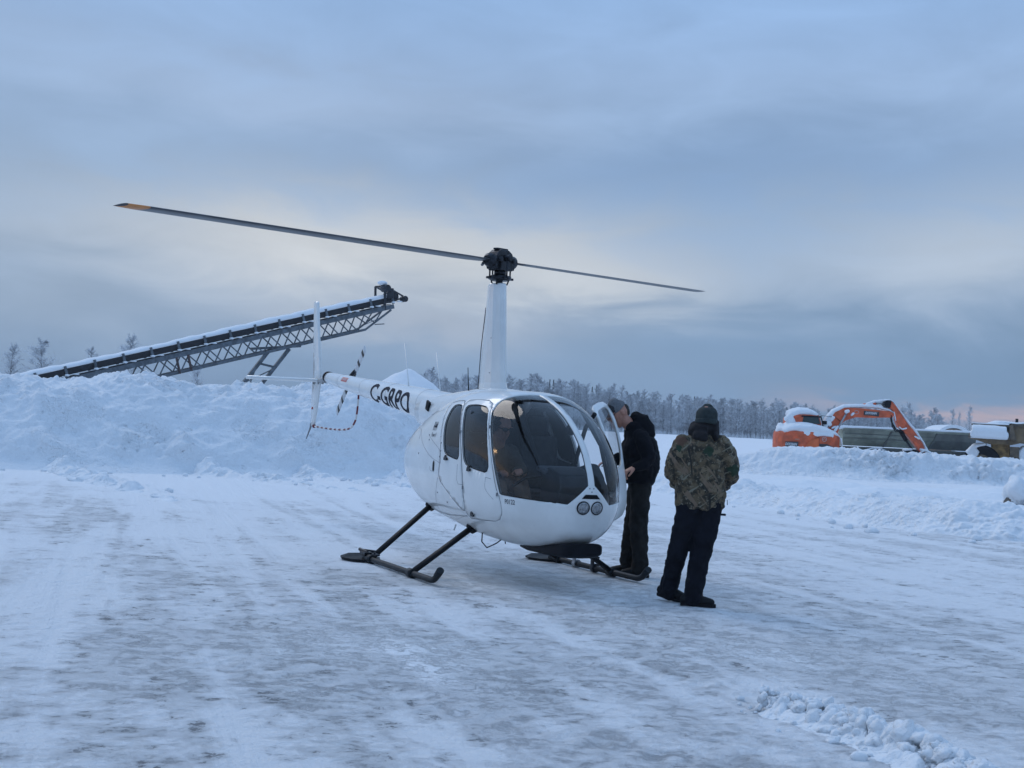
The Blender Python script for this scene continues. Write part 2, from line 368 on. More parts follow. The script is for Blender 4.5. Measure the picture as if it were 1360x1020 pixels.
def build_shell():
    xs=[]
    n=64
    for i in range(n+1): xs.append(-1.82+ (2.17+1.82)*i/n)
    xs=[x for x in xs if -1.7<x<2.0]
    xs=[-1.82,-1.815,-1.805,-1.79,-1.77,-1.745]+xs+[2.03,2.06,2.085,2.105,2.122,2.136,2.147,2.155,2.161,2.1655,2.1685,2.17]
    xs=sorted(set(xs)); K=88
    bm=bmesh.new(); rows=[]
    for x in xs:
        zb,zt,w,zm,nu,nl=station(x)
        if w<1e-4: rows.append([bm.verts.new((x,0,zm))]); continue
        row=[]
        for k in range(K):
            th=2*math.pi*k/K; c,s=math.cos(th),math.sin(th); nn=nu if s>=0 else nl; Hh=(zt-zm) if s>=0 else (zm-zb)
            row.append(bm.verts.new((x,w*math.copysign(abs(c)**(2/nn),c),zm+Hh*math.copysign(abs(s)**(2/nn),s))))
        rows.append(row)
    for a,b in zip(rows,rows[1:]):
        if len(a)==1:
            for k in range(K): bm.faces.new((a[0],b[(k+1)%K],b[k]))
        elif len(b)==1:
            for k in range(K): bm.faces.new((a[k],a[(k+1)%K],b[0]))
        else:
            for k in range(K): bm.faces.new((a[k],a[(k+1)%K],b[(k+1)%K],b[k]))
    bmesh.ops.recalc_face_normals(bm,faces=bm.faces)
    def cut(co,no,test):
        fs=[f for f in bm.faces if test(f)]
        es=set(); vs=set()
        for f in fs: es.update(f.edges); vs.update(f.verts)
        bmesh.ops.bisect_plane(bm,geom=list(vs)+list(es)+fs,dist=1e-5,plane_co=co,plane_no=no)
    def cutpoly(P):
        n=len(P)
        for i in range(n):
            (x0,z0),(x1,z1)=P[i],P[(i+1)%n]
            if min(x0,x1)>2.2 or min(z0,z1)>1.9: continue
            L_=math.hypot(x1-x0,z1-z0)
            if L_<1e-5: continue
            lo=(min(x0,x1)-1e-4,min(z0,z1)-1e-4); hi=(max(x0,x1)+1e-4,max(z0,z1)+1e-4)
            def t(f):
                X=[v.co.x for v in f.verts]; Z=[v.co.z for v in f.verts]
                return max(X)>lo[0] and min(X)<hi[0] and max(Z)>lo[1] and min(Z)<hi[1]
            cut((x0,0,z0),(z1-z0,0,-(x1-x0)),t)
    for P in (REARW,FRONTW,WIND,FDOOR,RDOOR): cutpoly(P)
    for y in (-.03,.03): cut((0,y,0),(0,1,0),lambda f: f.calc_center_median().x>1.05 and f.calc_center_median().z>.95)
    for s in (-1,1):
        cut((0,s*.03,.985),(0,.97,s*1.0),lambda f: f.calc_center_median().x>1.9 and .74<f.calc_center_median().z<1.03 and s*f.calc_center_median().y>.0)
    bm.normal_update(); bm.verts.index_update()
    groups={}
    for f in bm.faces:
        c=f.calc_center_median(); x,y,z=c; sd_='right' if y<0 else 'left'; ay=abs(y)
        if inside(WIND,x,z) and ay>.03 and z>tri_z(y): k='wind_'+sd_
        elif ay>.28 and inside(REARW,x,z): k='rearw_'+sd_
        elif ay>.28 and inside(FRONTW,x,z): k='frontw_'+sd_
        elif ay>.28 and inside(FDOOR,x,z): k='fdoor_'+sd_
        elif ay>.28 and inside(RDOOR,x,z): k='rdoor_'+sd_
        else: k='body'
        groups.setdefault(k,[]).append(f)
    out={}
    for k,fs in groups.items():
        idx={}; vs=[]; nr=[]; ff=[]
        for f in fs:
            t=[]
            for v in f.verts:
                if v.index not in idx: idx[v.index]=len(vs); vs.append(v.co.copy()); nr.append(v.normal.copy())
                t.append(idx[v.index])
            ff.append(t)
        out[k]=(vs,nr,ff)
    bm.free(); return out
shell=build_shell()
def shell_part(k,name,mats,parent,inset=0,thick=0,xf=None):
    vs,nr,ff=shell[k]
    co=[v-n*inset for v,n in zip(vs,nr)]
    if xf: co=[xf@v for v in co]; nr=[(xf.to_3x3()@n).normalized() for n in nr]
    me=bpy.data.meshes.new(name); me.from_pydata([tuple(v) for v in co],[],ff); me.update()
    me.polygons.foreach_set('use_smooth',[True]*len(ff))
    me.normals_split_custom_set_from_vertices([tuple(n) for n in nr])
    o=link(name,me,parent,mats)
    if thick:
        m=o.modifiers.new('skin','SOLIDIFY'); m.thickness=thick; m.offset=-1; m.material_offset=1; m.material_offset_rim=0
    return o
shell_part('body','fuselage',[WHITE,LINING],heli,thick=.022)
DOOR_A,DOOR_AX=42,(-.3,-.05,1)
hinge=Vector((1.46,.60,.85)); XO=Matrix.Translation(hinge)@Matrix.Rotation(R(-DOOR_A),4,Vector(DOOR_AX))@Matrix.Translation(-hinge)
w1=shell_part('wind_right','windshield',GLASS,heli,.006); w2=shell_part('wind_left','windshield',GLASS,heli,.006)
d1=shell_part('fdoor_right','door',[WHITE2,LINING],heli,thick=.03); tag(d1,'closed front door on the near side')
g1=shell_part('frontw_right','window',GLASSD,d1,.008)
d2=shell_part('rdoor_right','door',[WHITE2,LINING],heli,thick=.03)
g2=shell_part('rearw_right','window',GLASSD,d2,.008)
d3=shell_part('fdoor_left','door',[WHITE2,LINING],heli,thick=.028,xf=XO); tag(d3,'open front door on the far side')
g3=shell_part('frontw_left','window',GLASS,d3,.01,xf=XO)
d4=shell_part('rdoor_left','door',[WHITE2,LINING],heli,thick=.03)
g4=shell_part('rearw_left','window',GLASSD,d4,.008)

def sp(x,z,side=-1,off=0.0):
    hw=max(half_width(x,z),.001)
    e=1e-3; n=Vector((-(half_width(x+e,z)-half_width(x-e,z))/(2*e),1,-(half_width(x,z+e)-half_width(x,z-e))/(2*e))).normalized()
    return Vector((x+n.x*off,side*(hw+n.y*off),z+n.z*off))
def fp(y,z,off=0.0): return Vector((nose_x(y,z)+off,y,z))
def line_on(name,P,side=-1,r=.0024,mats=SEAM,parent=None,closed=False,curve=1):
    Q=chaikin(P,curve,closed) if curve else P
    if closed: Q=Q+[Q[0]]
    D=[]
    for a,b in zip(Q,Q[1:]):
        k=max(1,int(math.hypot(b[0]-a[0],b[1]-a[1])/.04))
        for i in range(k): D.append((a[0]+(b[0]-a[0])*i/k,a[1]+(b[1]-a[1])*i/k))
    D.append(Q[-1])
    return MB().tube([sp(x,z,side,-.0006) for x,z in D],r,5).build(name,mats,parent or heli)
# panel seams and door gaps
for sd_ in (-1,1):
    line_on('panel_seam',[(.13,.93),(.03,.75),(-.12,.595)],sd_)
    line_on('panel_seam',[(-.30,1.35),(-.05,1.27),(.16,1.2),(.185,1.08)],sd_)
    line_on('panel_seam',[(-.72,1.40),(-.45,1.24),(-.15,1.13),(.18,1.075)],sd_)
    line_on('panel_seam',[(-1.18,1.36),(-1.0,1.42),(-.72,1.41),(-.66,1.30)],sd_)
    line_on('panel_seam',[(-1.62,1.18),(-1.42,1.20),(-1.18,1.36)],sd_)
    line_on('panel_seam',[(.763,.60),(.3,.52),(-.3,.53),(-.8,.60)],sd_,r=.002)
    line_on('grey_stripe',[(-.75,.60),(-.3,.565),(.2,.565),(.78,.60)],sd_,r=.007,mats=GREYSTRIPE)
    line_on('panel_seam',[(-.12,1.62),(-.5,1.57),(-.9,1.48)],sd_,r=.0018)
for dd,P in ((d1,FDOOR),(d2,RDOOR)):
    line_on('door_gap',P,-1,r=.0026,parent=dd,closed=True,curve=0)
for gg,P in ((d1,FRONTW),(d2,REARW)): line_on('window_seal',P,-1,r=.0035,mats=RUBBER,parent=gg,closed=True,curve=0)
line_on('windshield_seal',[p for p in WIND[:-4] if p[0]<2.1],-1,r=.0035,mats=RUBBER,curve=0)
line_on('door_pocket',[(.636,1.088),(.637,.897),(.795,.898)],-1,r=.002,parent=d2)
line_on('door_pocket',[(1.255,.995),(1.245,.90),(1.29,.86),(1.40,.80)],-1,r=.002,parent=d1)
line_on('door_pocket',[(1.255,.995),(1.35,.985)],-1,r=.002,parent=d1,curve=0)
# latches, hinges, cowl vent, drains
def latch(x,z,par,s=1.0):
    m=MB(); c=sp(x,z,-1,.004); m.disc(c,.028*s,(0,-1,.15),.012); c2=sp(x+.03*s,z-.012,-1,.014); m.box(c2,(.075*s,.016,.026*s)); return m.build('latch',DARKM,par,bevel=.002)
latch(.323,1.138,d2); latch(.905,1.058,d1); latch(.93,.636,heli,.9)
for x,z,par in ((.70,1.60,d1),(1.185,1.46,d1),(1.465,.85,d1),(.80,.87,d2),(.63,1.40,d2)):
    MB().box(sp(x,z,-1,.003),(.02,.012,.032)).build('hinge',SEAM,par,bevel=.002)
m=MB(); P=[(-.045,1.0),(-.02,.98),(.005,1.0),(.005,1.07),(-.02,1.10),(-.045,1.07)]
m.add([sp(x,z,-1,.003) for x,z in P],[tuple(range(6))]); m.build('cowl_vent',BLACK,heli)
line_on('panel_seam',[(-.14,1.03),(-.13,.99),(-.05,.985)],-1,r=.002)
for x,z in ((.16,1.28),(.17,1.20),(.12,1.34),(-.25,1.30),(-.28,1.35),(.15,1.14),(-.58,1.15),(.1,.78),(.35,.70)):
    MB().disc(sp(x,z,-1,.0015),.008,(0,-1,0),.004,8).build('fastener',SEAM,heli)
# tail of the cowling: exhaust outlet
# ---- tail boom
def bring(x):
    t=(-x-1.1)/(5.8-1.1); zc=1.615+.455*t; r=.205-.125*t
    if x>-1.1: zc=1.60; r=.205
    return zc,r
def boom_pt(x,a,off=0.0):   # a: angle from the horizontal on the right-hand (-y) side
    zc,r=bring(x); return Vector((x,-(r+off)*math.cos(a),zc+(r+off)*math.sin(a)))
rings=[]
for i in range(61):
    x=-.55-(5.74-.55)*i/60
    rings.append([tuple(boom_pt(x,2*math.pi*k/40)) for k in range(40)])
MB().loft(rings).build('tail_boom',WHITE,heli)
# fairing from cabin roof into the boom
rings=[]
for i,(x,w,zt,zb) in enumerate([(.75,.02,1.80,1.70),(.5,.20,1.845,1.6),(.2,.30,1.865,1.5),(-.1,.34,1.865,1.4),(-.5,.33,1.845,1.35),(-.9,.30,1.82,1.33),(-1.25,.255,1.80,1.36),(-1.55,.222,1.80,1.40),(-1.75,.2,1.795,1.43)]):
    rings.append([(x,w*math.copysign(abs(math.cos(t))**.85,math.cos(t)),(zt+zb)/2+(zt-zb)/2*math.copysign(abs(math.sin(t))**.85,math.sin(t))) for t in [2*math.pi*k/40 for k in range(40)]])
MB().loft(rings).build('roof_fairing',WHITE,heli)
for x in (-1.76,-2.9,-4.0,-5.05): MB().tube([boom_pt(x,2*math.pi*k/40,.0) for k in range(41)],.0022,4,caps=False).build('boom_seam',GREYSTRIPE,heli)
# air intake on the fairing
m=MB(); m.add([(-1.08,-.292,1.72),(-1.16,-.285,1.72),(-1.22,-.277,1.62),(-1.14,-.293,1.60)],[(0,1,2,3)])
m=MB(); m.box((-1.15,-.272,1.665),(.09,.03,.11),Matrix.Rotation(.35,3,'Y')); m.build('air_intake',BLACK,heli,bevel=.01)
# ---- lettering wrapped on curved surfaces
def text_on(name,txt,size,f,mats,parent,shear=0,xs=1.0,bold=0.0,step=.03,space=1.0):
    cu=bpy.data.curves.new('t','FONT'); cu.body=txt; cu.size=size; cu.shear=shear; cu.offset=bold; cu.space_character=space; cu.resolution_u=4
    o=bpy.data.objects.new('t',cu); COL.objects.link(o); dg=bpy.context.evaluated_depsgraph_get()
    me=bpy.data.meshes.new_from_object(o.evaluated_get(dg)); bpy.data.objects.remove(o)
    bm=bmesh.new(); bm.from_mesh(me); bmesh.ops.remove_doubles(bm,verts=bm.verts,dist=1e-5)
    X=[v.co.x for v in bm.verts]; Y=[v.co.y for v in bm.verts]; x0,x1,y0,y1=min(X),max(X),min(Y),max(Y)
    for ax,a,b in ((0,x0,x1),(1,y0,y1)):
        v=a+step
        while v<b:
            co=[0,0,0]; no=[0,0,0]; co[ax]=v; no[ax]=1
            bmesh.ops.bisect_plane(bm,geom=bm.verts[:]+bm.edges[:]+bm.faces[:],plane_co=co,plane_no=no); v+=step
    for v in bm.verts: v.co=f((v.co.x-x0)*xs,v.co.y-y0)
    bm.to_mesh(me); bm.free(); me.name=name; me.materials.clear()
    return link(name,me,parent,mats)
def f_reg(u,v):   # reads from the tail forward
    x=-3.50+u; zc,r=bring(x); a=(v-.13)/r; a=a-.12
    return boom_pt(x,a,.0025)
text_on('registration_lettering','C-GRPO',.37,f_reg,INK,heli,shear=.12,xs=1.08,bold=.008,step=.02,space=1.04)
text_on('type_lettering','R44',.13,lambda u,v: sp(-.20+u*.62,1.40+v,-1,.003),INK,heli,shear=.2,bold=.001)
text_on('type_lettering','Raven II',.062,lambda u,v: sp(-.20+u*.8,1.335+v,-1,.003),INK,heli,shear=.25)
text_on('door_placard','P0122',.062,lambda u,v: sp(1.58+u*.85,.775+v,-1,.003),INK,heli)
def f_dan(u,v):
    x=-4.86+u; a=.30+v/.13; return boom_pt(x,a,.002)
m=MB(); n=10; vs=[]; fs=[]
for i in range(n+1):
    for j in range(5):
        x=-4.88+.27*i/n; vs.append(boom_pt(x,.22+.62*j/4,.0015))
for i in range(n):
    for j in range(4): fs.append((i*5+j,i*5+j+1,(i+1)*5+j+1,(i+1)*5+j))
m.add(vs,fs,0,True); m.build('danger_placard',mat('placard_red',(.50,.12,.11),.5),heli)
text_on('danger_lettering','DANGER',.058,lambda u,v: boom_pt(-4.87+u*.98,.40+v/.13,.003),mat('placard_white',(.75,.7,.7),.5),heli,step=.02)
# ---- antennas
for (x0,z0,x1,z1,r) in ((-2.50,1.915,-2.72,2.44,.006),(-1.46,1.80,-1.66,2.30,.006)):
    MB().tube([(x0,0,z0-.02),(x0-.02,0,z0+.05),(x1,0,z1)],[.014,.008,.004],6).build('antenna',WHITE,heli)
MB().tube([(-.34,-.14,1.78),(-.37,-.15,2.08)],[.007,.004],6).build('antenna',BLACK,heli)
MB().tube([(.3,.05,.40),(.34,.05,.29)],[.01,.006],6).build('antenna',BLACK,heli)
MB().tube([(.80,-.42,.45),(.84,-.44,.36),(.92,-.42,.31),(1.0,-.36,.36),(1.02,-.3,.41)],.006,6).build('hose_loop',BLACK,heli)
MB().tube([(.1,-.40,.46),(.1,-.42,.40)],.008,6).build('drain_tube',WHITE,heli)
# ---- mast fairing and rotor head
rings=[]
prof=[(.5,0),(.42,.42),(.22,.86),(.0,1.0),(-.25,.72),(-.5,.12)]
prof=prof+[(a,-b) for a,b in prof[::-1] if b>0]
for z,xf,xb,t in ((1.80,.42,-.50,.17),(1.86,.285,-.40,.105),(1.92,.255,-.375,.092),(2.3,.205,-.335,.09),(2.95,.115,-.235,.088),(2.955,.10,-.22,.078)):
    L_=xf-xb; c=(xf+xb)/2
    rings.append([(c+a*L_,b*t,z) for a,b in prof])
o=MB().loft(rings,smooth=False).build('mast_fairing',WHITE,heli,bevel=.012)
for z in (2.02,2.38):
    for x,y in ((.06,-.094),(-.1,-.075),(-.22,-.045)): MB().disc((x,y,z),.007,(0,-1,0),.006,8).build('rivet',GREYSTRIPE,heli)
MB().tube([(-.31,-.05,1.84),(-.30,-.04,2.3),(-.25,-.03,2.72)],.0045,5).build('control_cable',DARKM,heli)
# world direction of the blade -> heli frame
ba=R(237.4)-HH; tilt=R(-3.1)
bdir=Vector((math.cos(ba)*math.cos(tilt),math.sin(ba)*math.cos(tilt),math.sin(tilt))); bperp=Vector((-math.sin(ba),math.cos(ba),0)); bup=bdir.cross(bperp)
hub=Vector((0,0,3.20))
hd=MB()
def HB(a,b,c): return hub+bdir*a+bperp*b+bup*c
Mh=Matrix((bdir,bperp,bup)).transposed()
hd.prism([(-.17,-.10),(-.20,-.02),(-.13,.075),(-.07,.105),(.08,.105),(.13,.075),(.20,-.02),(.17,-.10)],'y',-.06,.06)
b0=len(hd.v)-16
hd.v=[tuple(HB(*v)) for v in hd.v]
hd.box(HB(0,0,-.06),(.22,.16,.10),Mh)
hd.tube([HB(0,-.13,.02),HB(0,.13,.02)],.035,12); hd.tube([HB(.12,-.10,.0),HB(.12,.10,.0)],.028,12); hd.tube([HB(-.12,-.10,.0),HB(-.12,.10,.0)],.028,12)
hd.box(HB(0,0,.115),(.20,.06,.02),Mh)
hd.build('rotor_hub',DARKM,heli,bevel=.006)
for s in (1,-1):
    MB().tube([HB(s*.12,0,-.01),HB(s*.17,0,-.012),HB(s*.22,0,-.012),HB(s*.245,0,-.014),HB(s*.27,0,-.014)],[.058,.070,.072,.056,.042],16).build('pitch_housing',DARKM,heli)
    MB().tube([HB(s*.19,-.08,-.03),HB(s*.12,-.15,-.05)],.016,8).build('pitch_horn',DARKM,heli)
m=MB(); m.tube([(0,0,2.90),(0,0,3.18)],.032,14); m.build('mast',DARKM,heli)
m=MB(); m.tube([(0,0,2.985),(0,0,3.0),(0,0,3.03),(0,0,3.045)],[.09,.12,.12,.075],20); m.tube([(0,0,3.045),(0,0,3.09)],.062,16); m.box((0,0,3.01),(.30,.035,.022)); m.box((0,0,3.01),(.035,.30,.022)); m.build('swashplate',DARKM,heli)
for y,x in ((-.125,.02),(.125,-.02),(.02,.125),(-.03,-.12)):
    MB().tube([(x,y,3.0),(x*1.02,y*1.02,3.18)],.009,8).build('pitch_link',DARKM,heli)
for x,y in ((.05,.06),(-.06,-.05),(.06,-.06)): MB().tube([(x,y,2.94),(x*1.3,y*1.3,3.0)],.008,6).build('push_rod',DARKM,heli)
def airfoil(c,t,n=9):
    P=[]
    for i in range(n+1):
        x=(1-math.cos(math.pi*i/n))/2; P.append((x,t*5*(.2969*math.sqrt(x)-.126*x-.3516*x*x+.2843*x**3-.1036*x**4)))
    U=[(c*(.28-x),c*y) for x,y in P]; Lw=[(c*(.28-x),-c*y) for x,y in P[::-1][1:-1]]
    return U+Lw
def blade(s):
    rings=[]; cols=[]
    m=MB()
    for i in range(25):
        r=.24+(4.93-.24)*i/24
        c=.205 if r>.5 else .16+.045*max(0,(r-.24))/.26
        if r>4.9: c=.17
        tw=R(5-4*r/5.03); dz=-.012*(r/5)**2*0
        ring=[]
        for a,b in airfoil(c,.12):
            a2=a*math.cos(tw)-b*math.sin(tw); b2=a*math.sin(tw)+b*math.cos(tw)
            ring.append(HB(s*r,s*a2,b2+dz-.012))
        rings.append(ring)
    m.loft(rings,0)
    nseg=len(rings[0]); k=0
    for i in range(24):
        for j in range(nseg):
            if i>=23: m.m[k]=1
            k+=1
    return m.build('main_rotor_blade',[BLADE,BLADET if s>0 else BLADE],heli)
blade(1); blade(-1)
# ---- tail rotor
TR=Vector((-5.67,.30,2.03)); tang=math.atan2(.95,1.09)
STR=[mat('tail_blade_black',(.02,.02,.022),.5),mat('tail_blade_white',(.6,.62,.64),.5)]
MB().tube([(-5.67,.0,2.06),(-5.67,.33,2.03)],.03,12).build('tail_rotor_shaft',DARKM,heli)
m=MB(); m.box(TR,(.12,.05,.09),Matrix.Rotation(-tang,3,'Y')); m.tube([TR+Vector((.10,-.04,.03)),TR+Vector((.16,-.1,.05))],.012,8); m.build('tail_rotor_hub',DARKM,heli,bevel=.006)
for s in (1,-1):
    m=MB(); rings=[]; N_=10
    d=Vector((math.cos(tang),0,math.sin(tang))); e=Vector((-math.sin(tang),0,math.cos(tang)))
    for i in range(N_+1):
        r=.05+.68*i/N_; c=.125 if i>1 else .06+.03*i
        rings.append([TR+d*s*r+e*a*s+Vector((0,b,0)) for a,b in airfoil(c,.13,6)])
    m.loft(rings,0); k=0; ns=len(rings[0])
    for i in range(N_):
        for j in range(ns): m.m[k]=0 if i<3 or i in(5,8) else 1; k+=1
    m.m[-1]=1
    m.build('tail_rotor_blade',STR,heli)
MB().tube([(-5.2,.12,2.07),(-5.13,.18,2.16)],[.022,.03],8).build('tail_position_light',DARKM,heli)
# gearbox cap at the boom end
MB().tube([(-5.72,0,2.07),(-5.80,0,2.075),(-5.86,0,2.078)],[.083,.085,.07],20).build('tail_gearbox',BLACK,heli)
MB().tube([(-5.80,0,2.04),(-6.10,0,2.035),(-6.42,0,2.03)],[.05,.04,.035],12).build('stabiliser_mount',GREYSTRIPE,heli)
# ---- empennage
def fin(name,P,half):   # P: list of (x leading, x trailing, z)
    rings=[]
    for xl,xt,z in P:
        c=xl-xt; rings.append([(xl-c*u,half*v,z) for u,v in ((0,0),(.06,.6),(.25,1),(.6,.7),(1,.08),(1,-.08),(.6,-.7),(.25,-1),(.06,-.6))])
    return MB().loft(rings).build(name,WHITE,heli)
fin('upper_fin',[(-6.14,-6.55,2.0),(-6.18,-6.57,2.2),(-6.33,-6.64,2.7),(-6.47,-6.71,3.2),(-6.50,-6.71,3.225)],.028)
fin('lower_fin',[(-6.14,-6.56,2.03),(-6.16,-6.58,1.95),(-6.26,-6.57,1.6),(-6.36,-6.55,1.36)],.026)
rings=[]
for y,c in ((-1.06,.10),(-1.03,.25),(-.6,.31),(0,.36),(.08,.36)): rings.append([(-6.36+c*(.5-u),y,2.035+v*.028-.012*abs(y)) for u,v in ((0,0),(.06,.6),(.25,1),(.6,.7),(1,.08),(1,-.08),(.6,-.7),(.25,-1),(.06,-.6))])
MB().loft(rings).build('horizontal_stabiliser',WHITE,heli)
MB().tube([(-6.50,0,1.40),(-6.56,0,1.32),(-6.74,0,1.16)],[.018,.014,.008],8).build('tail_skid',SEAM,heli)
MB().disc((-6.42,-.03,1.62),.018,(0,-1,0),.01,12).build('fin_sticker',REDP,heli)
for x in (-6.0,-6.2,-6.44): MB().box((x,-.02,2.0),(.05,.03,.05)).build('bracket',GREYSTRIPE,heli,bevel=.004)
GP=chaikin([(-6.40,0,1.355),(-5.9,0,1.335),(-5.35,0,1.325),(-4.9,0,1.33),(-4.62,0,1.36),(-4.45,0,1.46),(-4.40,0,1.60),(-4.38,0,1.78),(-4.38,0,1.90)],2,False)
GP=[Vector(p) for p in GP]; m=MB(); acc=0; 
GR=[]  # resample
for a,b in zip(GP,GP[1:]):
    k=max(1,int((b-a).length/.03)); GR+= [a+(b-a)*i/k for i in range(k)]
GR.append(GP[-1]); nG=8
m.tube(GR,.0135,nG,0)
k=0; d_=0
for i in range(len(GR)-1):
    d_+=(GR[i+1]-GR[i]).length
    for j in range(nG): m.m[k]=1 if (d_%.21)<.10 else 0; k+=1
m.build('tail_rotor_guard',[mat('guard_white',(.68,.66,.64),.5),DEEPRED],heli)
MB().ball((-6.37,0,1.355),.03,8).build('guard_fitting',DEEPRED,heli)
# ---- landing gear
for s in (-1,1):
    y=s*1.09
    P=[(-.66,y,.048),(-.3,y,.045),(.6,y,.045),(1.20,y,.045)]+[(1.20+.20*math.sin(a)*1.0,y,.045+.20*(1-math.cos(a))) for a in (R(15),R(28),R(38),R(44))]
    P.append((P[-1][0]+.07,y,P[-1][2]+.055))
    sk=MB().tube(P,[.031]*(len(P)-2)+[.034,.036],12,flat=.95).build('skid_tube',SKID,heli)
    m=MB(); m.prism([(-.52,-.055),(-.60,-.15),(-.78,-.21),(-.95,-.17),(-1.02,-.06),(-1.02,.06),(-.95,.17),(-.78,.21),(-.60,.15),(-.52,.055)],'z',.012,.034)
    m.v=[(a,b+y,c+ (.02 if a<-.95 else 0)) for a,b,c in m.v]
    m.build('bear_paw',BLACK,sk,bevel=.004)
    m=MB(); m.box((-.62,y,.09),(.16,.09,.035)); m.box((-.70,y+.05,.105),(.22,.03,.03),Matrix.Rotation(.5,3,'Z')); m.tube([(-.58,y,.1),(-.75,y-.03,.12)],.018,8); m.tube([(-.36,y,.09),(-.36,y,.13)],.012,8); m.box((-.38,y+.02,.10),(.12,.05,.02))
    m.build('paw_clamp',DARKM,sk,bevel=.003)
    for x0,x1,zt,yt in ((.70,.62,.475,.45),(-.47,-.60,.60,.40)):
        m=MB(); rings=[]
        a=Vector((x0,y,.05)); b=Vector((x1,s*yt,zt))
        d=(b-a).normalized(); xx=Vector((1,0,0)); xx=(xx-d*xx.dot(d)).normalized(); zz=xx.cross(d)
        for t in (0,.5,1): 
            c=a+(b-a)*t; rings.append([c+xx*.048*math.cos(2*math.pi*k/12)+zz*.026*math.sin(2*math.pi*k/12) for k in range(12)])
        m.loft(rings); m.build('cross_tube',BLACK,heli)
        MB().tube([b-d*.03,b+d*.06],[.055,.07],12).build('cross_tube_cuff',BLACK,heli)
        MB().tube([a-Vector((.06,0,.005)),a+Vector((.06,0,-.005))],.045,12).build('saddle',SKID,sk)
    if s>0:
        for x in (-.05,.35):
            m=MB(); m.tube([(x-.03,y,.045),(x+.03,y,.045)],.047,12); m.box((x,y-.03,.12),(.05,.02,.10)); m.box((x+.05,y-.03,.165),(.16,.025,.02)); m.build('wheel_bracket',STEEL if x<0 else DARKM,sk,bevel=.003)
# ---- belly pod
rings=[]
for x,w,zb,zt in ((1.0,.10,.34,.39),(1.12,.17,.33,.40),(1.3,.20,.318,.41),(1.7,.21,.318,.43),(2.0,.205,.328,.465),(2.07,.185,.348,.47),(2.09,.16,.37,.465)):
    rings.append([(x,w*math.copysign(abs(math.cos(t))**.5,math.cos(t)),(zb+zt)/2+(zt-zb)/2*math.copysign(abs(math.sin(t))**.5,math.sin(t))) for t in [2*math.pi*k/28 for k in range(28)]])
MB().loft(rings).build('belly_pod',mat('pod_black',(.005,.006,.010),.55,var=.2,spec=.15),heli)
# ---- nose: landing lights, slot, centre post
LENS=mat('lamp_lens',(.30,.31,.32),.12,.6,var=.35,vscale=40); 
for y in (-.072,.062):
    c=fp(y,.787); n=Vector((.985,y*1.2,-.17)).normalized()
    l=MB().tube([c-n*.02,c+n*.004],[.062,.062],24).build('landing_light',DARKM,heli)
    MB().tube([c-n*.01,c+n*.006,c+n*.009],[.052,.052,.03],24).build('lens',LENS,l)
    MB().tube([c+n*.009,c+n*.014],[.014,.010],12).build('bulb',STEEL,l)
P=[(-.062,.906),(.05,.908),(.088,.868),(-.096,.868)]
vs=[];nn_=8
for i in range(nn_+1):
    t=i/nn_; a=(P[0][0]+(P[1][0]-P[0][0])*t,P[0][1]); b=(P[3][0]+(P[2][0]-P[3][0])*t,P[3][1])
    for j in range(4): vs.append(fp(a[0]+(b[0]-a[0])*j/3,a[1]+(b[1]-a[1])*j/3,.004))
MB().add(vs,[(i*4+j,i*4+j+1,(i+1)*4+j+1,(i+1)*4+j) for i in range(nn_) for j in range(3)]).build('air_slot',BLACK,heli)
for y,z in ((-.02,.96),(.02,.96),(0,.93)): MB().disc(fp(y,z,.001),.006,(1,0,0),.004,8).build('screw',SEAM,heli)
# ---- cabin
fx=[-.1+.2*i for i in range(11)]; fy=[max(.05,half_width(x,.50)-.05) for x in fx]
fl=MB(); fl.prism([(x,-w_) for x,w_ in zip(fx,fy)]+[(x,w_) for x,w_ in list(zip(fx,fy))[::-1]],'z',.515,.54); fl.build('cabin_floor',LINING,heli)
zb,zt,w,zm,nu,nl=station(-.22)
m=MB(); P=[(w*.97*math.copysign(abs(math.cos(t))**(2/nu),math.cos(t)),zm+(zt-.04-zm if math.sin(t)>0 else zm-zb-.04)*math.copysign(abs(math.sin(t))**(2/nu),math.sin(t))) for t in [2*math.pi*k/40 for k in range(40)]]
m.prism(P,'x',-.24,-.21); m.build('firewall',LINING,heli)
def seat(x,y,tilt=.12):
    s_=MB(); s_.box((x,y,.70),(.46,.36,.16)); st=s_.build('seat_base',LINING,heli,bevel=.03)
    c=MB(); c.box((x+.0,y,.82),(.50,.44,.10)); c.build('seat_cushion',LEATHER,heli,bevel=.035)
    b=MB(); b.box((x-.28-.03,y,1.12),(.10,.42,.56),Matrix.Rotation(-tilt,3,'Y')); b.build('seat_back',LEATHER,heli,bevel=.04)
    h=MB(); h.box((x-.36,y,1.50),(.08,.24,.18),Matrix.Rotation(-tilt,3,'Y')); h.build('headrest',LEATHER,heli,bevel=.03)
seat(.78,-.31); seat(.78,.31); seat(.05,-.29); seat(.05,.29)
m=MB(); m.prism([(1.50,.50),(1.48,1.0),(1.50,1.08),(1.62,1.12),(1.86,1.06),(1.88,.95),(1.80,.5)],'y',-.17,.20); m.build('instrument_console',mat('console',(.022,.024,.03),.55,var=.3),heli,bevel=.02)
m=MB(); m.box((1.55,.02,1.09),(.18,.46,.05),Matrix.Rotation(.2,3,'Y')); m.build('glare_shield',mat('glare_shield_grey',(.06,.065,.075),.6),heli,bevel=.02)
MB().tube([(1.30,.0,.5),(1.22,.0,.85),(1.24,0,1.0)],.018,8).build('cyclic_stick',DARKM,heli)
MB().tube([(1.24,-.33,.92),(1.24,-.2,1.0),(1.24,0,1.02),(1.24,.2,1.0),(1.24,.33,.92)],.014,8).build('cyclic_bar',DARKM,heli)
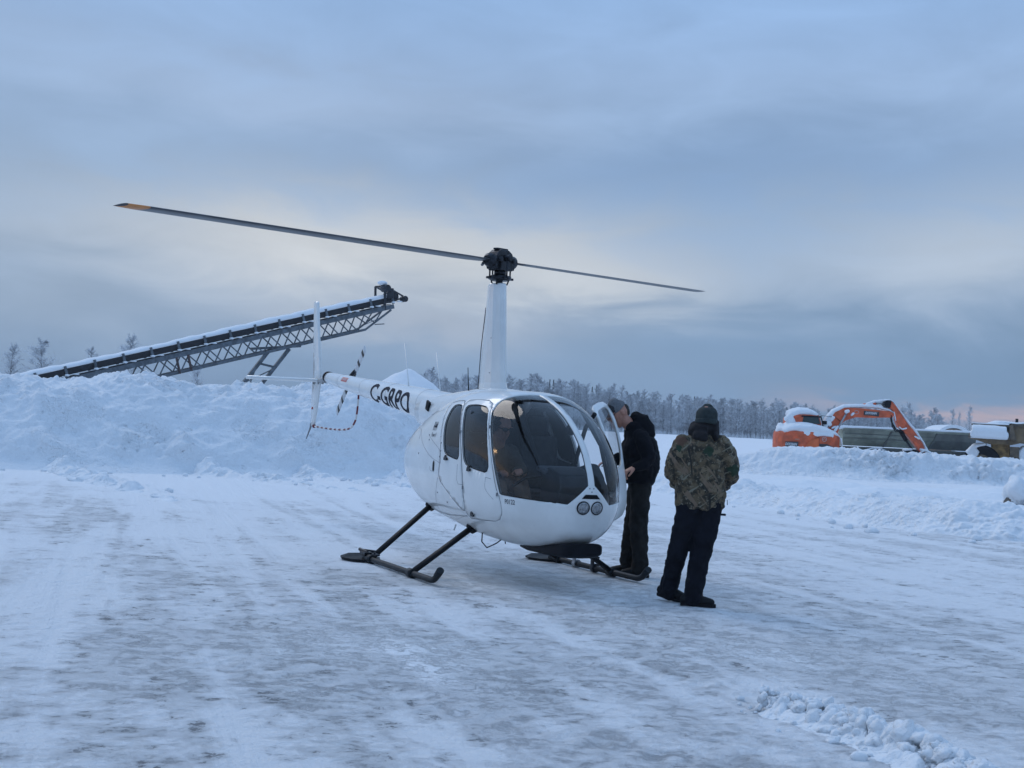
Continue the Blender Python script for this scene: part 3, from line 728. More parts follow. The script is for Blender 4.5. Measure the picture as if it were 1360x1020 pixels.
m=MB(); m.ball((1.66,.03,1.47),(.05,.045,.055),8); m.tube([(1.66,.0,1.52),(1.66,.0,1.57)],.008,6); m.build('compass',BLACK,heli)
MB().tube([(.95,-.17,1.745),(1.05,-.20,1.66),(1.15,-.17,1.45),(1.28,-.12,1.2),(1.36,-.08,1.0)],[.03,.032,.026,.018,.010],8,flat=.5).build('curved_bar',BLACK,heli)  # dark tapering bar curving down from the cabin ceiling
MB().tube([(1.50,.50,.62),(1.78,.33,.72),(1.9,.22,.70)],.015,8).build('pedal_bar',DARKM,heli)
for y in (-.35,-.18,.18,.35): MB().box((1.84,y,.66),(.03,.08,.11)).build('pedal',DARKM,heli,bevel=.005)
# bag and soft gear in the left foot well, seen against the open door
blob('stowed_bag',[[(1.45,.36,.62,.20,.15),(1.50,.36,.95,.19,.15),(1.48,.34,1.12,.11,.10)],[(1.30,.30,.75,.2,.2),(1.34,.30,1.05,.14,.14)]],.02,mat('bag_cloth',(.03,.035,.04),.8),heli,smooth=3,disp=.03,dscale=.12)
MB().tube([(1.12,.58,1.64),(.98,.56,1.50),(.62,.62,1.02)],.022,8).build('door_strut',BLACK,heli)
MB().tube([(1.08,.44,1.68),(1.28,.57,1.33),(1.48,.585,.9)],.02,8).build('pillar_lining',BLACK,heli)
# ------------------------------------------------------------------ terrain
rng=np.random.RandomState(7)
_perm=rng.permutation(512).astype(np.int64); _perm=np.concatenate([_perm]*4)
_g=rng.randn(512,3); _g/=np.linalg.norm(_g,axis=1)[:,None]
def perlin(x,y,z=0.0):
    x,y,z=np.broadcast_arrays(np.asarray(x,float),np.asarray(y,float),np.asarray(z,float))
    xi,yi,zi=np.floor(x).astype(np.int64),np.floor(y).astype(np.int64),np.floor(z).astype(np.int64)
    xf,yf,zf=x-xi,y-yi,z-zi; u,v,w=[t*t*t*(t*(t*6-15)+10) for t in (xf,yf,zf)]
    r=0
    for a in (0,1):
        for b in (0,1):
            for c in (0,1):
                h=_perm[(_perm[(_perm[(xi+a)%512]+yi+b)%512]+zi+c)%512]; g=_g[h]
                d=g[...,0]*(xf-a)+g[...,1]*(yf-b)+g[...,2]*(zf-c)
                r=r+d*(u if a else 1-u)*(v if b else 1-v)*(w if c else 1-w)
    return r
def fbm(x,y,z=0.0,o=5,gain=.5,lac=2.03,ridge=False):
    r=0; a=1.0; f=1.0
    for i in range(o):
        n=perlin(x*f+17.3*i,y*f-9.1*i,np.asarray(z)*f+3.7*i)
        r=r+a*((1-2*np.abs(n)*1.6) if ridge else n); a*=gain; f*=lac
    return r
def cells(x,y,z,seed=0):
    """distance to nearest scattered point: rounded chunks"""
    x,y,z=np.broadcast_arrays(np.asarray(x,float),np.asarray(y,float),np.asarray(z,float))
    xi,yi,zi=np.floor(x).astype(np.int64),np.floor(y).astype(np.int64),np.floor(z).astype(np.int64); best=np.full(x.shape,9.0)
    for a in (-1,0,1):
        for b in (-1,0,1):
            for c in (-1,0,1):
                X,Y,Z=xi+a,yi+b,zi+c; h=_perm[(_perm[(_perm[X%512]+Y)%512]+Z+seed)%512]
                d=(X+.5+_g[h,0]*.45-x)**2+(Y+.5+_g[h,1]*.45-y)**2+(Z+.5+_g[h,2]*.45-z)**2; best=np.minimum(best,d)
    return np.sqrt(best)
def sstep(a,b,x): t=np.clip((x-a)/(b-a),0,1); return t*t*(3-2*t)
def grid_mesh(name,P,mats,kind='structure',wrap=False):
    """P: (rows, cols, 3) array"""
    r,c=P.shape[:2]; me=bpy.data.meshes.new(name); me.vertices.add(r*c); me.vertices.foreach_set('co',P.reshape(-1).astype(np.float32))
    i=np.arange(r-1)[:,None]*c+np.arange(c-1)[None,:]; q=np.stack([i,i+1,i+c+1,i+c],-1).reshape(-1)
    if wrap:
        i=np.arange(r-1)*c+c-1; q=np.concatenate([q,np.stack([i,i-c+1,i+1,i+c],-1).reshape(-1)])
    n=len(q)//4; me.loops.add(n*4); me.loops.foreach_set('vertex_index',q.astype(np.int32)); me.polygons.add(n)
    me.polygons.foreach_set('loop_start',np.arange(n,dtype=np.int32)*4); me.polygons.foreach_set('loop_total',np.full(n,4,dtype=np.int32))
    me.polygons.foreach_set('use_smooth',np.ones(n,dtype=bool)); me.update(calc_edges=True); me.validate()
    o=link(name,me,None,mats)
    if kind: o['kind']=kind
    return o
# plough ridge line on the right: points where the cleared lot ends
RIDGE=np.array([(-6,52),(-1,46),(2.2,40),(4.0,34),(4.9,30.0),(5.9,27.6),(6.5,25.2),(7.15,22.8),(8.3,21.4),(10.5,20.2),(14,19),(24,17.5),(60,14)])
def ridge_side(x,y):
    """signed distance from the ridge line, positive beyond it (uncleared snow)"""
    best=np.full(np.shape(x),1e9); sg=np.ones(np.shape(x))
    for (x0,y0),(x1,y1) in zip(RIDGE,RIDGE[1:]):
        dx,dy=x1-x0,y1-y0; L2=dx*dx+dy*dy; t=np.clip(((x-x0)*dx+(y-y0)*dy)/L2,0,1)
        d=np.hypot(x-x0-t*dx,y-y0-t*dy); cr=dx*(y-y0)-dy*(x-x0); m=d<best
        best=np.where(m,d,best); sg=np.where(m,np.sign(cr),sg)
    return best*sg
def ground_h(x,y):
    d=np.hypot(x,y); s=ridge_side(x,y)
    h=.012*fbm(x*.5,y*.5,0,4)+.006*perlin(x*2.3,y*2.3,5.)*np.exp(-d/25)
    fade=np.exp(-(d/14)**2)
    patch=sstep(-.05,.35,fbm(x*.33+5,y*.33,2.,3))
    h=h+fade*.017*fbm(x*5.0,y*5.0,1.,5,gain=.6)*(.35+patch)+.012*patch*np.exp(-(d/30)**2)
    # faint tyre tread and ruts crossing the lot
    for (a,b,c) in ((.55,.84,-5.2),(.52,.85,-6.9),(.80,.6,-9.5),(-.2,.98,-11.5)):
        e=a*x+b*y+c+.25*np.sin(.22*(b*x-a*y)); k=np.exp(-(e/.16)**2); t=b*x-a*y
        h=h+k*(-.012+.006*np.sin(t*2*math.pi/.16+3*e))*fade
    # low drifted windrows left near the foot of the left bank
    for (x0,y0,x1,y1,w,a) in ((-10.2,29.2,-5.0,20.8,.30,.24),(-7.2,30.4,-2.6,25.5,.24,.20),(-5.0,31.2,-1.6,27.8,.22,.19),(-2.9,31.7,.5,28.8,.22,.20),(-11.5,27.5,-13.5,22,.4,.10)):
        dx,dy=x1-x0,y1-y0; t=np.clip(((x-x0)*dx+(y-y0)*dy)/(dx*dx+dy*dy),0,1); e=np.hypot(x-x0-t*dx,y-y0-t*dy)
        h=h+a*np.exp(-(e/w)**2)*(1-t*.85)*(.35+1.5*np.abs(perlin(x*2.6,y*2.6,3.))+.9*np.abs(perlin(x*6.1,y*6.1,8.)))
    up=sstep(0,2.5,s)
    h=h+up*(.28+.10*fbm(x*.25,y*.25,7.,4))
    far=sstep(70,200,d)*1.55; h=h+far
    h=h+.25*sstep(150,400,d)*fbm(x*.01,y*.01,4.,2)
    return h
def make_ground():
    az=np.concatenate([np.linspace(-26,26,760),np.linspace(27,333,90)[0:]]); az=np.radians(az)
    rr=np.concatenate([[.3,1.5,3.0],np.geomspace(4.2,60,560),np.geomspace(61,3500,70)])
    A,Rr=np.meshgrid(az,rr); X=Rr*np.sin(A); Y=Rr*np.cos(A); Z=ground_h(X,Y)
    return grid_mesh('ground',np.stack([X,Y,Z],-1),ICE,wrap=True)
def ice_mat():
    m=bpy.data.materials.new('packed_snow_and_ice'); m.use_nodes=True; nt=m.node_tree; N=nt.nodes.new; L=nt.links.new; p=nt.nodes['Principled BSDF']
    tc=N('ShaderNodeTexCoord'); P=tc.outputs['Object']
    def M(op,a,b=None,clamp=False):
        n=N('ShaderNodeMath'); n.operation=op; n.use_clamp=clamp
        for i,v in enumerate((a,b)):
            if v is None: continue
            if isinstance(v,(int,float)): n.inputs[i].default_value=v
            else: L(v,n.inputs[i])
        return n.outputs[0]
    def noise(s,d,r,vec=P,w=None,dist=0):
        n=N('ShaderNodeTexNoise'); n.inputs['Scale'].default_value=s; n.inputs['Detail'].default_value=d; n.inputs['Roughness'].default_value=r; n.inputs['Distortion'].default_value=dist
        L(vec,n.inputs['Vector'])
        if w is not None: n.noise_dimensions='4D'; n.inputs['W'].default_value=w
        return n.outputs['Fac']
    def ss(x,a,b):
        n=N('ShaderNodeMapRange'); n.interpolation_type='SMOOTHSTEP'; n.inputs['From Min'].default_value=a; n.inputs['From Max'].default_value=b; L(x,n.inputs['Value']); return n.outputs[0]
    mp=N('ShaderNodeMapping'); mp.inputs['Scale'].default_value=(.8,1.0,1); L(P,mp.inputs['Vector'])
    SV=mp.outputs[0]
    mp2=N('ShaderNodeMapping'); mp2.inputs['Scale'].default_value=(.62,.85,1); mp2.inputs['Rotation'].default_value=(0,0,R(-30)); L(P,mp2.inputs['Vector'])
    big=noise(.28,4,.55,SV,1.,.3); med=noise(1.3,7,.66,mp2.outputs[0],2.,.5); fine=noise(7.5,10,.76,SV,3.,.3); vf=noise(26.0,6,.7,SV,4.)
    sepp=N('ShaderNodeSeparateXYZ'); L(P,sepp.inputs[0]); X,Y=sepp.outputs[0],sepp.outputs[1]
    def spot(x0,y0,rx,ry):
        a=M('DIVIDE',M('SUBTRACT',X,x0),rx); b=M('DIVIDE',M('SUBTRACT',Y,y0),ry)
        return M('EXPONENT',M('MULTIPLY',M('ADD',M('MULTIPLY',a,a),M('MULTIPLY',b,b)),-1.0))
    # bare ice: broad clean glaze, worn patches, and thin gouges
    bias=M('MULTIPLY',spot(.4,12.3,1.5,1.3),.13); bias=M('ADD',bias,M('MULTIPLY',spot(-1.2,7.6,2.2,1.6),.035)); bias=M('ADD',bias,M('MULTIPLY',spot(1.0,8.4,2.0,1.2),.03))  # first spot: blown-off ice under the helicopter, its contact shade painted in too
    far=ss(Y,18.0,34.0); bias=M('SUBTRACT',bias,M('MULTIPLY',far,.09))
    def trackv(ang,sx,sy):
        r=N('ShaderNodeVectorRotate'); r.rotation_type='Z_AXIS'; r.inputs['Angle'].default_value=R(ang); L(P,r.inputs['Vector'])
        k=N('ShaderNodeMapping'); k.inputs['Scale'].default_value=(sx,sy,1); L(r.outputs[0],k.inputs['Vector']); return k.outputs[0]
    bw=noise(1.0,4,.55,trackv(70,.07,.55),21.,.5); bn=noise(1.0,6,.6,trackv(73,.13,2.3),23.,.6)
    e=M('ADD',M('MULTIPLY',big,.08),M('MULTIPLY',bw,.20)); e=M('ADD',e,M('MULTIPLY',bn,.24)); e=M('ADD',e,M('MULTIPLY',med,.20)); e=M('ADD',M('ADD',e,M('MULTIPLY',fine,.28)),bias)
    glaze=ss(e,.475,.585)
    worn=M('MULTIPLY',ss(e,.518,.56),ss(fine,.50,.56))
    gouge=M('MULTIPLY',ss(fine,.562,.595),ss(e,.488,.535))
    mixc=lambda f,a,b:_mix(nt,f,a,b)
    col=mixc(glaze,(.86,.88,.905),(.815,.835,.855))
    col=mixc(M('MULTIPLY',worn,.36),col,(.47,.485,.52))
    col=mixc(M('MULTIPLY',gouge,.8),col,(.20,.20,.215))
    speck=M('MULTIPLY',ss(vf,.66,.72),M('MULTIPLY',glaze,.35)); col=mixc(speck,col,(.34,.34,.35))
    brn=M('MULTIPLY',spot(.3,12.2,1.6,1.1),ss(med,.40,.6)); col=mixc(M('MULTIPLY',brn,.45),col,(.42,.40,.37))  # brownish contact shade under the helicopter, painted over the ice there
    trk=noise(1.0,8,.68,trackv(67,.10,1.5),13.,.4); col=mixc(M('MULTIPLY',ss(trk,.50,.56),.6),col,(.85,.87,.90))
    lum=noise(.55,5,.6,mp2.outputs[0],9.); col=mixc(M('MULTIPLY',ss(lum,.42,.62),.28),col,(.86,.88,.90))
    L(col,p.inputs['Base Color'])
    rg=M('SUBTRACT',.8,M('MULTIPLY',glaze,.38)); rg=M('SUBTRACT',rg,M('MULTIPLY',worn,.1)); L(rg,p.inputs['Roughness']); p.inputs['Specular IOR Level'].default_value=.3
    b=N('ShaderNodeBump'); b.inputs['Distance'].default_value=.055; b.inputs['Strength'].default_value=1.0
    crust=noise(9.0,9,.68,P,6.); grain=noise(55.0,4,.6,P,8.)
    hgt=M('ADD',M('MULTIPLY',crust,M('SUBTRACT',1.15,M('MULTIPLY',glaze,.75))),M('MULTIPLY',grain,.16)); hgt=M('SUBTRACT',hgt,M('MULTIPLY',worn,.12)); hgt=M('ADD',hgt,M('ADD',M('MULTIPLY',med,.6),M('MULTIPLY',bn,1.6)))
    L(hgt,b.inputs['Height']); L(b.outputs[0],p.inputs['Normal'])
    return m
def _mix(nt,fac,a,b):
    n=nt.nodes.new('ShaderNodeMix'); n.data_type='RGBA'
    if isinstance(fac,(int,float)): n.inputs[0].default_value=fac
    else: nt.links.new(fac,n.inputs[0])
    for i,v in ((6,a),(7,b)):
        if isinstance(v,tuple): n.inputs[i].default_value=(*v,1)
        else: nt.links.new(v,n.inputs[i])
    return n.outputs[2]
ICE=ice_mat()
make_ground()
def polyline_frame(P,n):
    P=np.array(P,float); seg=np.hypot(*np.diff(P,axis=0).T); t=np.concatenate([[0],np.cumsum(seg)]); s=np.linspace(0,t[-1],n)
    # smooth
    x=np.interp(s,t,P[:,0]); y=np.interp(s,t,P[:,1]); k=max(3,n//16)|1; ker=np.ones(k)/k
    xp=np.pad(x,k//2,'edge'); yp=np.pad(y,k//2,'edge'); x=np.convolve(xp,ker,'valid'); y=np.convolve(yp,ker,'valid')
    dx=np.gradient(x); dy=np.gradient(y); L_=np.hypot(dx,dy); return s,x,y,-dy/L_,dx/L_
def bank(name,foot,n,prof,m,hfun,lump,chunk,mats,seed=0.,back=1.0,clodw=None,ribs=()):
    """prof: list of (distance behind the foot, relative height); hfun(s,x): height; noise carved along the slope normal"""
    s,x,y,nx,ny=polyline_frame(foot,n); pd=np.array([p[0] for p in prof]); ph=np.array([p[1] for p in prof])
    ln=np.concatenate([[0],np.cumsum(np.hypot(np.diff(pd),np.diff(ph)*2))]); tt=np.linspace(0,ln[-1],m)
    D=np.interp(tt,ln,pd); Hh=np.interp(tt,ln,ph)
    k=5; ker=np.ones(k)/k; D=np.convolve(np.pad(D,k//2,'edge'),ker,'valid'); Hh=np.convolve(np.pad(Hh,k//2,'edge'),ker,'valid')
    T,S=np.meshgrid(np.arange(m),np.arange(n),indexing='ij')
    dd=D[T]; hh=Hh[T]
    hs=hfun(s,x)[S]
    wob=.9*perlin(s*.22,seed,0.)[S]*sstep(0,1.5,dd)
    X=x[S]+nx[S]*(dd+wob); Y=y[S]+ny[S]*(dd+wob); Z=hh*hs-.06
    slope=np.gradient(Hh)/(np.abs(np.gradient(D))+1e-3); nzz=1/np.sqrt(1+(slope*2)**2); nh=(slope*2)*nzz
    A=sstep(.02,.25,hh)
    big=fbm(X*.55,Y*.55,Z*.8+seed,4)*lump
    c1=(.62-cells(X*1.9,Y*1.9,Z*1.9+seed))*.22; c2=(.6-cells(X*4.6,Y*4.6,Z*4.6+seed))*.14; c3=(.6-cells(X*10,Y*10,Z*10+seed))*.09
    msk=sstep(-.10,.30,fbm(X*.35+9,Y*.35,Z*.9+seed,3)) if clodw is None else clodw(X,Y,hh,seed)
    rib=sum(.30*np.exp(-((x[S]-xr+.9*hh+.25*perlin(Y*.8,Z*1.5,xr))/.30)**2) for xr in ribs)*(1-.75*hh) if ribs else 0
    dsp=A*(big+rib+chunk*msk*(c1+c2+c3)+.075*fbm(X*3.3,Y*3.3,Z*3.3,5,gain=.6))
    X=X-nx[S]*dsp*nh[T]; Y=Y-ny[S]*dsp*nh[T]; Z=Z+dsp*nzz[T]
    return grid_mesh(name,np.stack([X,Y,Z],-1),mats)
# left bank, about 2.4 m high, ploughed up along the edge of the lot
def hl(s,x): return 2.26-.05*sstep(-9.5,-11.5,x)+.22*perlin(s*.28,3.3,0.)+.10*perlin(s*.9,8.3,0.)+.08*perlin(s*2.3,1.3,0.)-2.2*sstep(-2.2,1.0,x)+.12*sstep(-6,-3,x)
def cw(X,Y,hh,seed): 
    return np.clip(sstep(.62,.95,hh)*.9*sstep(-.25,.2,perlin(X*.6,Y*.6,seed))+sstep(.12,.5,fbm(X*.5+3,Y*.5,hh*3,3))*.7,0,1)+.07
bank('snow_bank',[(-60,22),(-30,25.5),(-16,28.0),(-11.5,28.9),(-9.8,28.7),(-8.9,29.6),(-6.8,30.6),(-4.9,31.3),(-2.9,31.7),(0.2,33.5),(1.6,36)],980,[(0,0),(.5,.10),(1.1,.34),(1.7,.62),(2.3,.84),(3.0,.97),(3.9,1.0),(6.2,.96),(7.5,.6),(9,.0)],230,hl,.27,1.3,SNOWB,2.1,clodw=cw,ribs=(-10.4,-7.2,-5.0,-2.9))
# right bank: lower, cloddy face, with machines parked behind it
def hr(s,x): return (1.33+.05*perlin(s*.6,2.3,0.)+.03*perlin(s*2.,4.3,0.)-.12*sstep(12,20,x))*sstep(3.0,8.5,x)
def cw2(X,Y,hh,seed): return sstep(-.15,.25,fbm(X*.5+3,Y*.5,hh*2,3))*sstep(.2,.5,hh)*(1-.7*sstep(.9,1,hh))*sstep(9.5,12.5,X)*1.05+.06
bank('snow_bank',[(3.5,48),(6,45.0),(9,43.0),(13,42.6),(18,42.6),(30,41),(60,36)],900,[(0,.18),(1.0,.24),(1.7,.36),(2.1,.62),(2.5,.9),(3.0,1.0),(5.5,.98),(7.5,.5),(9.5,0)],130,hr,.12,1.9,SNOWB,5.7,clodw=cw2)
# plough ridge along the cleared lot
def hp(s,x): return (.42+.16*perlin(s*.5,6.3,0.)+.12*perlin(s*1.7,2.3,0.)+.22*np.exp(-((x-7.2)/1.1)**2))*sstep(1.5,4.2,x)
def cw3(X,Y,hh,seed): return .25+.6*sstep(-.1,.3,perlin(X*.8,Y*.8,seed))
bank('snow_ridge',[tuple(p) for p in RIDGE[2:-1]],1500,[(-.45,0),(-.1,.3),(.25,.75),(.65,1.0),(1.2,.95),(2.0,.72),(3.2,.45)],110,hp,.14,.9,SNOWC,8.8,clodw=cw3)
# windrows spilling from the left bank into the lot
for i_,(P_,h0) in enumerate((([(-10.9,31.0),(-10.3,29.2),(-9.0,26.6),(-7.0,23.4),(-5.2,20.6)],.50),([(-7.6,31.6),(-7.1,30.3),(-5.4,28.6),(-2.6,26.0)],.42),([(-5.3,32.4),(-4.9,31.2),(-3.4,29.6),(-1.2,28.0)],.40),([(-3.2,33.0),(-2.7,31.8),(-1.2,30.2),(.8,28.8)],.38))):
    bank('snow_ridge',P_,620,[(-.40,0),(-.18,.45),(0,1.0),(.2,.55),(.5,0)],34,lambda s,x,h0=h0: h0*(1-.86*(s/s[-1]))*(.75+.9*perlin(s*1.3,h0*9,0.)+.6*perlin(s*3.7,h0*5,1.)),.06,1.1,SNOWC,11.+i_,clodw=lambda X,Y,hh,seed: .35+.6*sstep(-.1,.3,perlin(X*1.4,Y*1.4,seed)))
# drifts between the ridge and the right bank
def drift(name,cx,cy,rx,ry,h,seed,rot=0.,mats=SNOW,n=90,lump=.12,chunk=0.,pw=2.0,sharp=1.0,grp=None):
    u=np.linspace(-1.15,1.15,n); U,V=np.meshgrid(u,u,indexing='ij'); r=np.sqrt(U*U+V*V)
    z=h*np.clip(1-r**pw,-.2,1)**sharp if sharp==1 else h*np.sign(1-r**pw)*np.abs(np.clip(1-r**pw,-.2,1))**sharp
    c,s=math.cos(rot),math.sin(rot); X=cx+rx*U*c-ry*V*s; Y=cy+rx*U*s+ry*V*c
    k=np.clip(1.1-r,0,1); z=z+lump*k*fbm(X*1.2,Y*1.2,seed,4)+chunk*k*((.6-cells(X*3.1,Y*3.1,seed))*.3+(.6-cells(X*7.,Y*7.,seed))*.15)
    base=ground_h(X,Y); return grid_mesh(name,np.stack([X,Y,base+z-.03],-1),mats)
drift('snow_drift',8.9,29.5,1.9,1.0,.30,1.,.3); drift('snow_drift',7.8,33.5,2.6,1.6,.22,2.,.1); drift('snow_drift',12.5,33,3.2,1.3,.22,3.,-.1)
drift('snow_drift',9.4,24.6,1.3,.7,.24,4.,-.3,chunk=.3); drift('snow_drift',10.9,23.6,1.6,.8,.30,6.,-.2,chunk=.25)
# steep cone of snow far behind the tail boom
drift('snow_mound',-5.75,70,5.6,5.6,4.25,5.,0.,SNOW,110,.10,0.,1.22)
# clods left by the plough in the foreground
def clods():
    foot=[(1.40,7.02),(1.56,6.93),(1.70,6.72),(1.82,6.42),(1.94,6.12),(2.03,5.85),(2.08,5.55),(2.1,5.1)]
    s,x,y,nx,ny=polyline_frame(foot,560); m=130; v=np.linspace(-2.1,2.1,m); V,S=np.meshgrid(v,np.arange(560),indexing='ij')
    w=.17+.07*perlin(s*3,1.,0.)+.03*perlin(s*11,4.,0.); w=w[S]; X=x[S]+nx[S]*V*w; Y=y[S]+ny[S]*V*w
    env=np.exp(-(V/.62)**2)-.012; hgt=(.095+.04*perlin(s*4,3.,0.))[S]*sstep(0,.25,s)[S]
    d1=cells(X*8.+.5*perlin(X*9,Y*9,1.),Y*8.,1.); d2=cells(X*17,Y*17,4.); c=1.0*np.sqrt(np.clip(1-(d1*1.45)**2,0,1))+.45*np.sqrt(np.clip(1-(d2*1.4)**2,0,1)); c=np.clip(c,0,1.6); lumpn=.55+1.0*perlin(X*5,Y*5,2.)+.3*perlin(X*14,Y*14,5.); Z=hgt*np.sqrt(np.clip(env,0,1))*(.18+c*np.clip(lumpn,.12,1.3))+.008*fbm(X*30,Y*30,0,3)*env
    Z=Z+.03*env*fbm(X*12,Y*12,7.,4); Z=np.where(np.abs(V)>1.75,-.02,Z); Z=Z+ground_h(X,Y)-.004
    grid_mesh('snow_ridge',np.stack([X,Y,Z],-1),SNOWC)
    r_=np.random.RandomState(21); mb=MB()
    for i in range(260):
        k=int(len(s)*min(.999,r_.rand()**.85)); off=r_.randn()*.085; r=r_.uniform(.010,.042)*(1-.5*min(1,abs(off)/.14))*(1.25 if r_.rand()<.12 else 1); r*=float(sstep(-.1,.12,s[k]))+.25
        cx=x[k]+nx[k]*off; cy=y[k]+ny[k]*off; cz=float(ground_h(np.array([cx]),np.array([cy]))[0])+.085*math.exp(-(off/.08)**2)+r*.25
        q=MB(); q.ball((cx,cy,cz),(r*r_.uniform(.8,1.4),r*r_.uniform(.8,1.3),r*r_.uniform(.7,1.05)),10); v=np.array(q.v); c=np.array((cx,cy,cz)); d=v-c
        kk=1+.8*fbm(v[:,0]/r*.9+i,v[:,1]/r*.9,v[:,2]/r*.9,4)+.55*(.45-cells(v[:,0]/r*.9,v[:,1]/r*.9,v[:,2]/r*.9+i)); v=c+d*kk[:,None]; mb.add([tuple(p_) for p_ in v],q.f,0,True)
    o=mb.build('snow_ridge',SNOWC,fixn=False); o['kind']='structure'
clods()
def snow_clod(cx,cy,r,seed):
    rs=np.random.RandomState(seed); mb=MB(); mb.ball((cx,cy,float(ground_h(np.array([cx]),np.array([cy]))[0])+r*.3),(r*rs.uniform(.8,1.4),r*rs.uniform(.8,1.2),r*rs.uniform(.6,.9)),9)
    v=np.array(mb.v); c=v.mean(0); d=v-c; k=1+.35*fbm(v[:,0]*4/r*.12+seed,v[:,1]*4/r*.12,v[:,2]*4/r*.12,4)+.25*(.5-cells(v[:,0]/r*1.1,v[:,1]/r*1.1,v[:,2]/r*1.1+seed)); v=c+d*k[:,None]; mb.v=[tuple(p) for p in v]
    return mb.build('snow_clod',SNOWC)
rs=np.random.RandomState(3)
CL=[]
for i in range(34):   # clods along the windrows below the left bank
    a_,b_,c_,d_=((-10.2,29.2,-5.0,20.8),(-7.2,30.4,-2.6,25.5),(-5.0,31.2,-1.6,27.8),(-2.9,31.7,.5,28.8))[i%4]
    t=rs.rand()**1.5*.9; CL.append((a_+(c_-a_)*t+rs.randn()*.16,b_+(d_-b_)*t+rs.randn()*.2,rs.uniform(.03,.085)*(1+.7*(rs.rand()<.12))))
for i in range(26):
    t=rs.rand(); CL.append((-13.5+t*13,27.6+t*4.2-abs(rs.randn())*.35,rs.uniform(.025,.08)))
for i in range(22):
    t=rs.rand(); k=int(t*5)+4; f=t*5-int(t*5); p=RIDGE[k]*(1-f)+RIDGE[k+1]*f; CL.append((p[0]-.5-abs(rs.randn())*.35,p[1]-.4-abs(rs.randn())*.35,rs.uniform(.03,.10)))
for i in range(60):
    t=rs.rand(); CL.append((1.42+.62*t+rs.randn()*.10,7.0-1.25*t**1.1+rs.randn()*.16,rs.uniform(.006,.02)*(1+.8*(rs.rand()<.15))))
for i,(x_,y_,r_) in enumerate(CL):
    o=snow_clod(x_,y_,r_,i); tag(o,'small clod of snow fallen from the ploughed banks and ridges','snow clod','loose snow clods on the packed lot')
# snow capped boulder at the right edge
def lumpy(name,c,r,seed,mats,parent,amp=.25,f=1.0,cut=None):
    mb=MB(); mb.ball(c,r,22); v=np.array(mb.v); cc=np.array(c); d=v-cc; k=1+amp*fbm(v[:,0]*f+seed,v[:,1]*f,v[:,2]*f,4)
    v=cc+d*k[:,None]
    if cut is not None: v[:,2]=np.maximum(v[:,2],cut)
    mb.v=[tuple(p) for p in v]; return mb.build(name,mats,parent)
ROCK=mat('rock',(.10,.09,.08),.85,var=.5,vscale=9,bump=.01,bscale=14)
b=empty('boulder',(11.05,27.6,.2)); tag(b,'tall rock capped with thick snow at the right edge of the lot','boulder')
lumpy('rock',(-.13,.03,.15),(.19,.22,.26),3.,ROCK,b,.45,2.6); lumpy('snow_cap',(.0,-.02,.42),(.36,.40,.40),5.,SNOWC,b,.75,1.9); lumpy('snow_skirt',(.30,.1,.10),(.50,.5,.34),6.,SNOWC,b,.6,2.2)
b=empty('boulder',(11.9,27.0,.2)); tag(b,'lower snow covered rock cut off by the right edge of the picture','boulder')
lumpy('rock',(0,.1,.0),(.4,.3,.25),7.,ROCK,b,.4,2.); lumpy('snow_cap',(-.05,.0,.28),(.66,.5,.34),9.,SNOW,b,.22,1.6)
# ------------------------------------------------------------------ trees
BARK=mat('frosted_bark',(.38,.40,.43),.9,col2=(.10,.10,.11),vscale=3)
TWIG=mat('frosted_twigs',(.80,.83,.86),.9,col2=(.42,.44,.47),vscale=.9)
TWIGD=mat('frosted_twigs_dark',(.72,.75,.78),.9,col2=(.34,.36,.38),vscale=.5)
NEED=mat('dark_spruce_needles',(.16,.18,.19),.9,col2=(.035,.045,.045),vscale=1.6)
def birch_mesh(seed,h,dens=1.0,wide=1.0,tw=.03,start=.25):
    r=random.Random(seed); T=MB(); K=MB()
    base=[]; n=9; lx=ly=0
    for i in range(n+1):
        t=i/n; lx+=r.uniform(-.04,.04)*h*.25; ly+=r.uniform(-.04,.04)*h*.25; base.append(Vector((lx,ly,h*t*.97)))
    rad=[.012*h*(1-.9*i/n)+.012 for i in range(n+1)]
    T.tube(base,rad,6)
    def at(t): 
        f=t*n; i=min(int(f),n-1); return base[i].lerp(base[i+1],f-i)
    nb=int(34*dens)
    for k in range(nb):
        t=start+(1-start)*(k/nb)**.9; p=at(min(t,.985)); a=r.uniform(0,2*math.pi); L_=h*(.30*(1-t)**.7+.055)*r.uniform(.6,1.15)*wide
        up=r.uniform(.55,1.15); d=Vector((math.cos(a),math.sin(a),up)).normalized(); pts=[p]
        for j in range(4): d=(d+Vector((r.uniform(-.22,.22),r.uniform(-.22,.22),r.uniform(-.12,.14)))).normalized(); pts.append(pts[-1]+d*L_/4)
        T.tube(pts,[.016*h**.5*(1-.2*j)*(1-t*.5) for j in range(5)],3,caps=False)
        for j in range(9):
            f=r.uniform(.15,1.0)*4; i=min(int(f),3); q=pts[i].lerp(pts[i+1],f-i); a2=r.uniform(0,2*math.pi); l2=L_*r.uniform(.2,.5)
            d2=(d+Vector((math.cos(a2),math.sin(a2),r.uniform(-.4,.5)))).normalized(); e=q+d2*l2
            K.add([q,q+Vector((tw*.6,0,tw*.6)),e],[(0,1,2)])
            for m_ in range(9):
                s=q.lerp(e,r.random()); d3=(d2*.6+Vector((r.gauss(0,.6),r.gauss(0,.6),r.gauss(-.1,.5)))).normalized()*r.uniform(.12,.34)
                w=Vector((r.gauss(0,1),r.gauss(0,1),r.gauss(0,1))).normalized()*tw*r.uniform(.6,1.6)
                K.add([s-w*.5,s+w*.5,s+d3+w*.25],[(0,1,2)])
    return T,K
